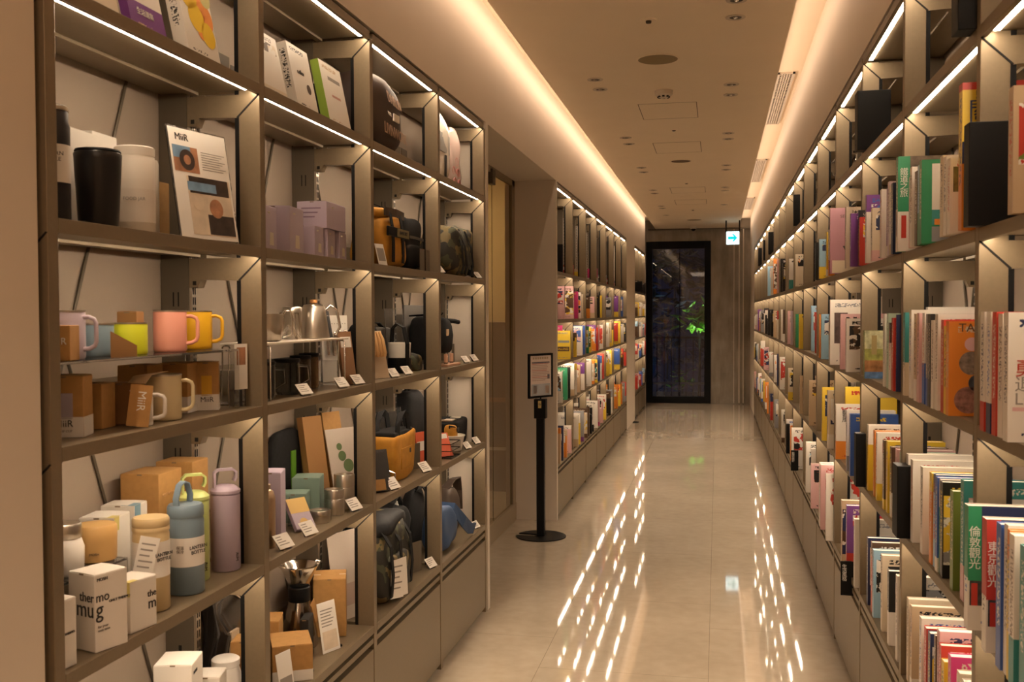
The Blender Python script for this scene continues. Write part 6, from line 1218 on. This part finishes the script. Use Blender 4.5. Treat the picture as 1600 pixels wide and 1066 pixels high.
# eye-level shelf, third and fourth bay
o = leaner('wooden_hook_pack', 'card pack of pale wooden hooks, third bay eye-level shelf', (-1.37, 3.83, S3), .10, .20, cm('hook_card', (.55, .42, .28), .6), .25, 1.1, .006)
for i in range(4): G().tube([(.02+.02*i, -.012, .09), (.02+.02*i, -.02, .10), (.022+.02*i, -.016, .16), (.03+.015*i, -.01, .19)], .008, 8).build('wooden_hook', cm('hook_wood', (.66, .40, .17), .5), o, smooth=60)
bag('sling_pouch', 'black sling pouch behind the pack of wooden hooks', (-1.46, 3.98, S3), (.08, .20, .22), NYL, .4, .012, 2.)
o = thing('cup_in_holster', 'white cup held in a black holster with a carry strap', 'cup', (-1.40, 4.28, S3+EPS), .3)
G().lathe([(.046, .05), (.052, .135), (.050, .137), (.045, .06), (0, .06)], 36).build('paper_cup', mat('cup_white', (.76, .72, .65), .4), o, smooth=45); G().lathe([(.050, 0), (.053, .003), (.053, .068), (.047, .07)], 36).build('holster', BLACK, o, smooth=45)
G().strap([(.035, -.038, .02), (.036, -.040, .13), (.02, -.02, .205), (-.01, .0, .222), (-.03, .02, .20), (-.036, .04, .13), (-.035, .04, .02)], .022, .004, (.7, .7, 0)).build('carry_strap', BLACK, o, smooth=0)
o = bag('box_bag', 'dark brown boxy bag behind the white holstered cup', (-1.545, 4.30, S3), (.07, .43, .205), cm('bag_umber', (.035, .024, .016), .6), .2, .004); G().strap([(.02, -.12, .2), (.02, -.05, .225), (.02, .05, .225), (.02, .12, .2)], .02, .005, (1, 0, 0)).build('handle', NYL, o, smooth=0)
bag('small_camo_pouch', 'small mustard camouflage pouch beside the holstered cup', (-1.39, 4.48, S3), (.07, .11, .08), CAMO, .5, .012, 6.)
leaner('clear_poster_stand', 'clear acrylic sheet standing behind the holstered cup', (-1.467, 4.33, S3), .15, .29, ACRYL, .08, 1.3, .003, 'poster stand')
price_card(-1.318, 3.95, S3, 'price card before the pack of wooden hooks'); price_card(-1.318, 4.13, S3, 'price card before the white holstered cup')
o = thing('bag_rack', 'grey panel rack holding black pouches, fourth bay eye-level shelf', 'rack', (-1.53, 4.98, S3+EPS)); G().box(-.006, .006, -.24, .18, 0, .31).build('back_plate', cm('rack_grey', (.12, .11, .10), .5), o, bevel=.002)
for y in (-.16, -.04, .08): G().tube([(.006, y, .255), (.11, y, .262), (.115, y, .272)], .004).build('hook', BLACK, o)
bag('hanging_pouch', 'black pouch with an orange tag hung on the grey rack', (-1.46, 4.83, S3+.03), (.10, .16, .215), NYL, .4, .01, 2., .1); o = bag('hanging_pouch', 'black pouch with a beige patch hung furthest on the grey rack', (-1.44, 5.05, S3+.06), (.13, .19, .19), NYL, .4, .012, 9., .15); G().box(.058, .064, -.05, -.01, .09, .125).build('beige_patch', cm('patch_beige', (.60, .42, .26), .6), o, bevel=.001); G().tube([(.03, .04, .17), (.06, .12, .165), (.07, .16, .16)], .012).build('torch_loop', NYL, o)
G().box(-1.392, -1.388, 4.80, 4.83, S3+.07, S3+.10).build('orange_tag', cm('tag_orange', (.75, .18, .05), .6), bpy.data.objects['hanging_pouch']).matrix_parent_inverse = bpy.data.objects['hanging_pouch'].matrix_world.inverted() if False else Matrix.Translation((1.46, -4.83, -(S3+.03+EPS)))
for i, y in enumerate((4.86, 4.97)): o = thing('wooden_peg', ('nearer' if i == 0 else 'further')+' pale wooden peg standing on its board, fourth bay', 'peg', (-1.345, y, S3+.0118+EPS)); G().lathe([(.010, 0), (.010, .048), (.008, .05), (0, .05)], 16).build('peg_body', cm('peg_wood', (.70, .44, .30), .5), o); G().lathe([(.0102, .002), (.0108, .003), (.0108, .006), (.0102, .007)], 16).build('ring', INK, o)
o = thing('wooden_board', 'small pale wooden board under the two pegs', 'board', (-1.35, 4.90, S3+EPS)); G().box(-.035, .035, -.11, .14, 0, .011).build('board_body', MATS['paint_peg_wood'], o, bevel=.002); G().box(-.02, .02, -.108, -.104, .0112, .0118).build('burnt_mark', INK, o, smooth=0)
price_card(-1.32, 5.17, S3, 'first of two price cards beside the wooden pegs'); price_card(-1.32, 5.36, S3, 'second price card beyond the wooden pegs, by the end post'); bookend(-1.42, 5.28, S3, 'grey bookend behind the two price cards near the wooden pegs', .05, .10)
# shelf below eye level
o = bag('tote_bag', 'mustard tote bag with black handles', (-1.415, 4.21, S4), (.13, .30, .205), MUSTARD, .22, .008, 3., -.06)
G().box(.068, .072, -.08, .07, .05, .14).build('patch_pocket', MUSTARD, o, bevel=.002); G().box(.0722, .0735, .03, .05, .11, .13).build('leather_mark', INK, o, smooth=0); G().box(-.06, .06, -.14, .13, .19, .215).build('lining', NYL, o, bevel=.01)
for x in (.055, -.04): G().strap([(x, -.09, .18), (x, -.085, .24), (x, -.05, .285), (x, .0, .29), (x, .05, .27), (x, .08, .18)], .03, .006, (.2, .9, .2)).build('handle', NYL, o, smooth=0)
o = thing('wire_packet_rack', 'wire rack of dark packets with kraft feet, third bay', 'rack', (-1.40, 3.87, S4+EPS))
for y in (-.10, .155):
    G().tube([(-.05, y, .0), (-.05, y, .09), (.06, y, .05), (.06, y, 0)], .003, 6).build('wire_loop', CHROME, o)
for i in range(5): leaner('packet', ORD[i]+' dark packet with kraft foot in the wire rack', (-1.375-.004*i, 3.80+.022*i, S4+.004), .085, .16, cm('packet_dark', (.03, .025, .022), .4), .32, .75, .010, strip=(.02, .3, KRAFT))
leaner('packet', 'orange-topped packet behind the dark ones in the wire rack', (-1.45, 3.775, S4+.004), .08, .2, cm('tag_orange', (.75, .18, .05), .6), .32, .75, .008)
leaner('clear_poster_stand', 'large clear sheet standing behind the mustard tote', (-1.505, 4.315, S4), .2, .29, ACRYL, .2, 1.15, .003, 'poster stand'); leaner('card_sheet', 'pale grey card leaning behind the mustard tote', (-1.53, 4.31, S4), .2, .27, cm('sheet_pale', (.50, .43, .37), .3), .19, 1.15, .003, 'card')
bookend(-1.395, 4.44, S4, 'grey bookend beside the mustard tote', .12, .12, 1.2)
b = bag('backpack', 'black rucksack at the back behind the fourth post', (-1.51, 4.735, S4+.10), (.12, .26, .25), NYL, .45, .01, 1.); G().tube([(0, -.04, .24), (0, 0, .275), (0, .04, .24)], .006).build('grab_loop', NYL, b); carton('product_box', 'black carton under the rucksack behind the fourth post', (-1.52, 4.735, S4), (.10, .2, .098), cm('box_black', (.012, .011, .010), .6))
leaner('packet', 'orange and white packet just behind the fourth post', (-1.415, 4.60, S4), .07, .15, cm('packet_orange', (.68, .13, .06), .4), .1, 1.2, .02, strip=(.4, .7, CARDW))
price_card(-1.312, 3.92, S4, 'price card before the wire rack of dark packets', 0, .075, .055); price_card(-1.312, 4.38, S4, 'price card between the mustard tote and the fourth post', 0, .075, .052)
bag('pouch', 'olive upright pouch behind the wire basket, fourth bay', (-1.52, 4.97, S4+.03), (.09, .18, .22), OLIVE, .4, .01, 4.); carton('product_box', 'dark carton under the olive pouch', (-1.52, 4.97, S4), (.09, .16, .029), cm('box_black', (.012, .011, .010), .6), flap=False)
o = bag('tool_bag', 'black tool bag with pale clips behind the white pot', (-1.46, 5.33, S4), (.15, .27, .145), NYL, .25, .006, 3., -.1); G().box(-.05, .05, -.12, -.02, .142, .146).build('tan_lid', cm('bag_tan', (.20, .13, .08), .6), o, bevel=.001)
for y in (-.10, .03): G().box(.0, .05, y, y+.05, .1445, .150).build('pale_clip', NIB, o, bevel=.001)
d = vessel('ceramic_pot', 'round white pot holding a mustard pouch', 'pot', (-1.385, 5.10, S4), [(.050, 0), (.056, .004), (.070, .075), (.073, .082), (.070, .084), (.065, .078), (.052, .012), (0, .01)], mat('pot_white', (.74, .69, .62), .4), [])
G().lathe([(.0725, .078), (.0755, .08), (.0755, .084), (.0715, .0855)], 40, ring=True).build('rim', MATS['pot_white'], d)
o = bag('mustard_pouch', 'small mustard pouch resting in the white pot', (-1.385, 5.10, S4+.0155), (.062, .078, .12), MUSTARD, .5, .006, 2.); G().box(.033, .037, -.01, .03, .085, .105).build('printed_mark', INK, o, smooth=0); G().strap([(.03, -.02, .112), (.0, -.035, .118), (.0, -.03, .10)], .012, .003, (1, 0, 0)).build('loop', NYL, o, smooth=0)
o = thing('wire_basket', 'small wire basket with orange packets beside the white pot', 'basket', (-1.37, 4.875, S4+EPS))
for z in (.003, .04, .075): G().tube([(-.075, -.09, z), (.07, -.09, z), (.07, .09, z), (-.075, .09, z)], .0022, 6, closed=True).build('wire_ring', BLACK, o)
for k in range(8): y = -.09+.18*k/7; G().tube([(.07, y, .075), (.07, y, .003), (-.075, y, .003), (-.075, y, .075)], .0016, 5).build('wire_rib', BLACK, o)
for i in range(3): leaner('packet', f'{ORD[i]} orange packet sloping in the wire basket', (-1.362-.008*i, 4.802+.025*i, S4+.006), .085, .125-.004*i, MATS['paint_packet_orange'], .45, .9, .006, strip=(.75, .95, CARDW))
price_card(-1.315, 5.17, S4, 'price card at the foot of the white pot'); price_card(-1.315, 5.38, S4, 'price card before the tool bag, by the end post')
# deck, third and fourth bay
o = bag('camera_backpack', 'large camouflage backpack with white hang tags on the deck', (-1.43, 4.02, DK), (.23, .41, .335), CAMO, .42, .022, 11., .16); G().blob((.085, .0, .03), (.08, .30, .16), .4, 12, .012, seed=4).build('front_pocket', CAMO, o, smooth=70)
G().blob((0, 0, .27), (.2, .36, .08), .5, 12, .012, seed=2).build('top_lid', NYL, o, smooth=70)
for y in (-.14, -.02, .12): G().strap([(.06, y, .33), (.118, y, .24), (.128, y, .12), (.12, y, .03)], .026, .005, (0, 1, 0)).build('strap', NYL, o, smooth=0)
tag_on(o, (.135, -.10, .18), .075, .16, CARDW, (0, .05, 1.1)); tag_on(o, (.132, -.06, .175), .07, .16, CARDW, (0, -.06, 1.1), lines=False)
o = bag('messenger_bag', 'black messenger bag with a white packet, behind the camouflage pack', (-1.49, 4.40, DK), (.16, .23, .30), NYL, .4, .014, 3., .1); G().strap([(.0, -.10, .25), (.02, -.07, .33), (.02, .0, .355), (.02, .05, .32), (0, .10, .26)], .05, .008, (1, 0, 0)).build('shoulder_strap', NYL, o, smooth=0); G().box(.07, .10, .04, .046, .14, .32).build('white_packet', CARDW, o, rot=(.0, -.25, .0), bevel=.001)
bookend(-1.37, 4.40, DK, 'grey bookend between the camouflage pack and the fourth post, deck', .09, .14, 1.2, .015); price_card(-1.318, 4.49, DK, 'price card on the deck at the fourth post', 0, .07, .05)
o = bag('backpack', 'blue backpack slumped on the deck with a trailing strap', (-1.385, 4.86, DK), (.15, .36, .22), BLUEN, .6, .012, 2., .25); G().strap([(.0, .02, .21), (.05, .10, .19), (.08, .2, .10), (.085, .30, .045), (.095, .36, .035)], .06, .006, (.3, 1, .3)).build('trailing_strap', BLUEN, o, smooth=0)
o = bag('backpack', 'black backpack behind the blue one on the deck', (-1.535, 4.90, DK), (.08, .30, .30), NYL, .5, .008, 5., .2); G().strap([(.02, -.05, .29), (.05, 0, .32), (.06, .1, .24)], .04, .006, (0, 1, .3)).build('strap', NYL, o, smooth=0)
o = bag('shoulder_bag', 'dark brown shoulder bag at the far end of the deck', (-1.46, 5.26, DK), (.15, .22, .25), cm('bag_umber_soft', (.06, .042, .032), .6), .5, .01, 6., .3); G().strap([(.0, -.05, .23), (.03, .02, .285), (.03, .12, .28), (.02, .18, .2), (.02, .19, .09)], .05, .006, (1, 0, .2)).build('shoulder_strap', MATS['paint_bag_umber_soft'], o, smooth=0)
price_card(-1.318, 5.37, DK, 'price card at the far end of the deck')
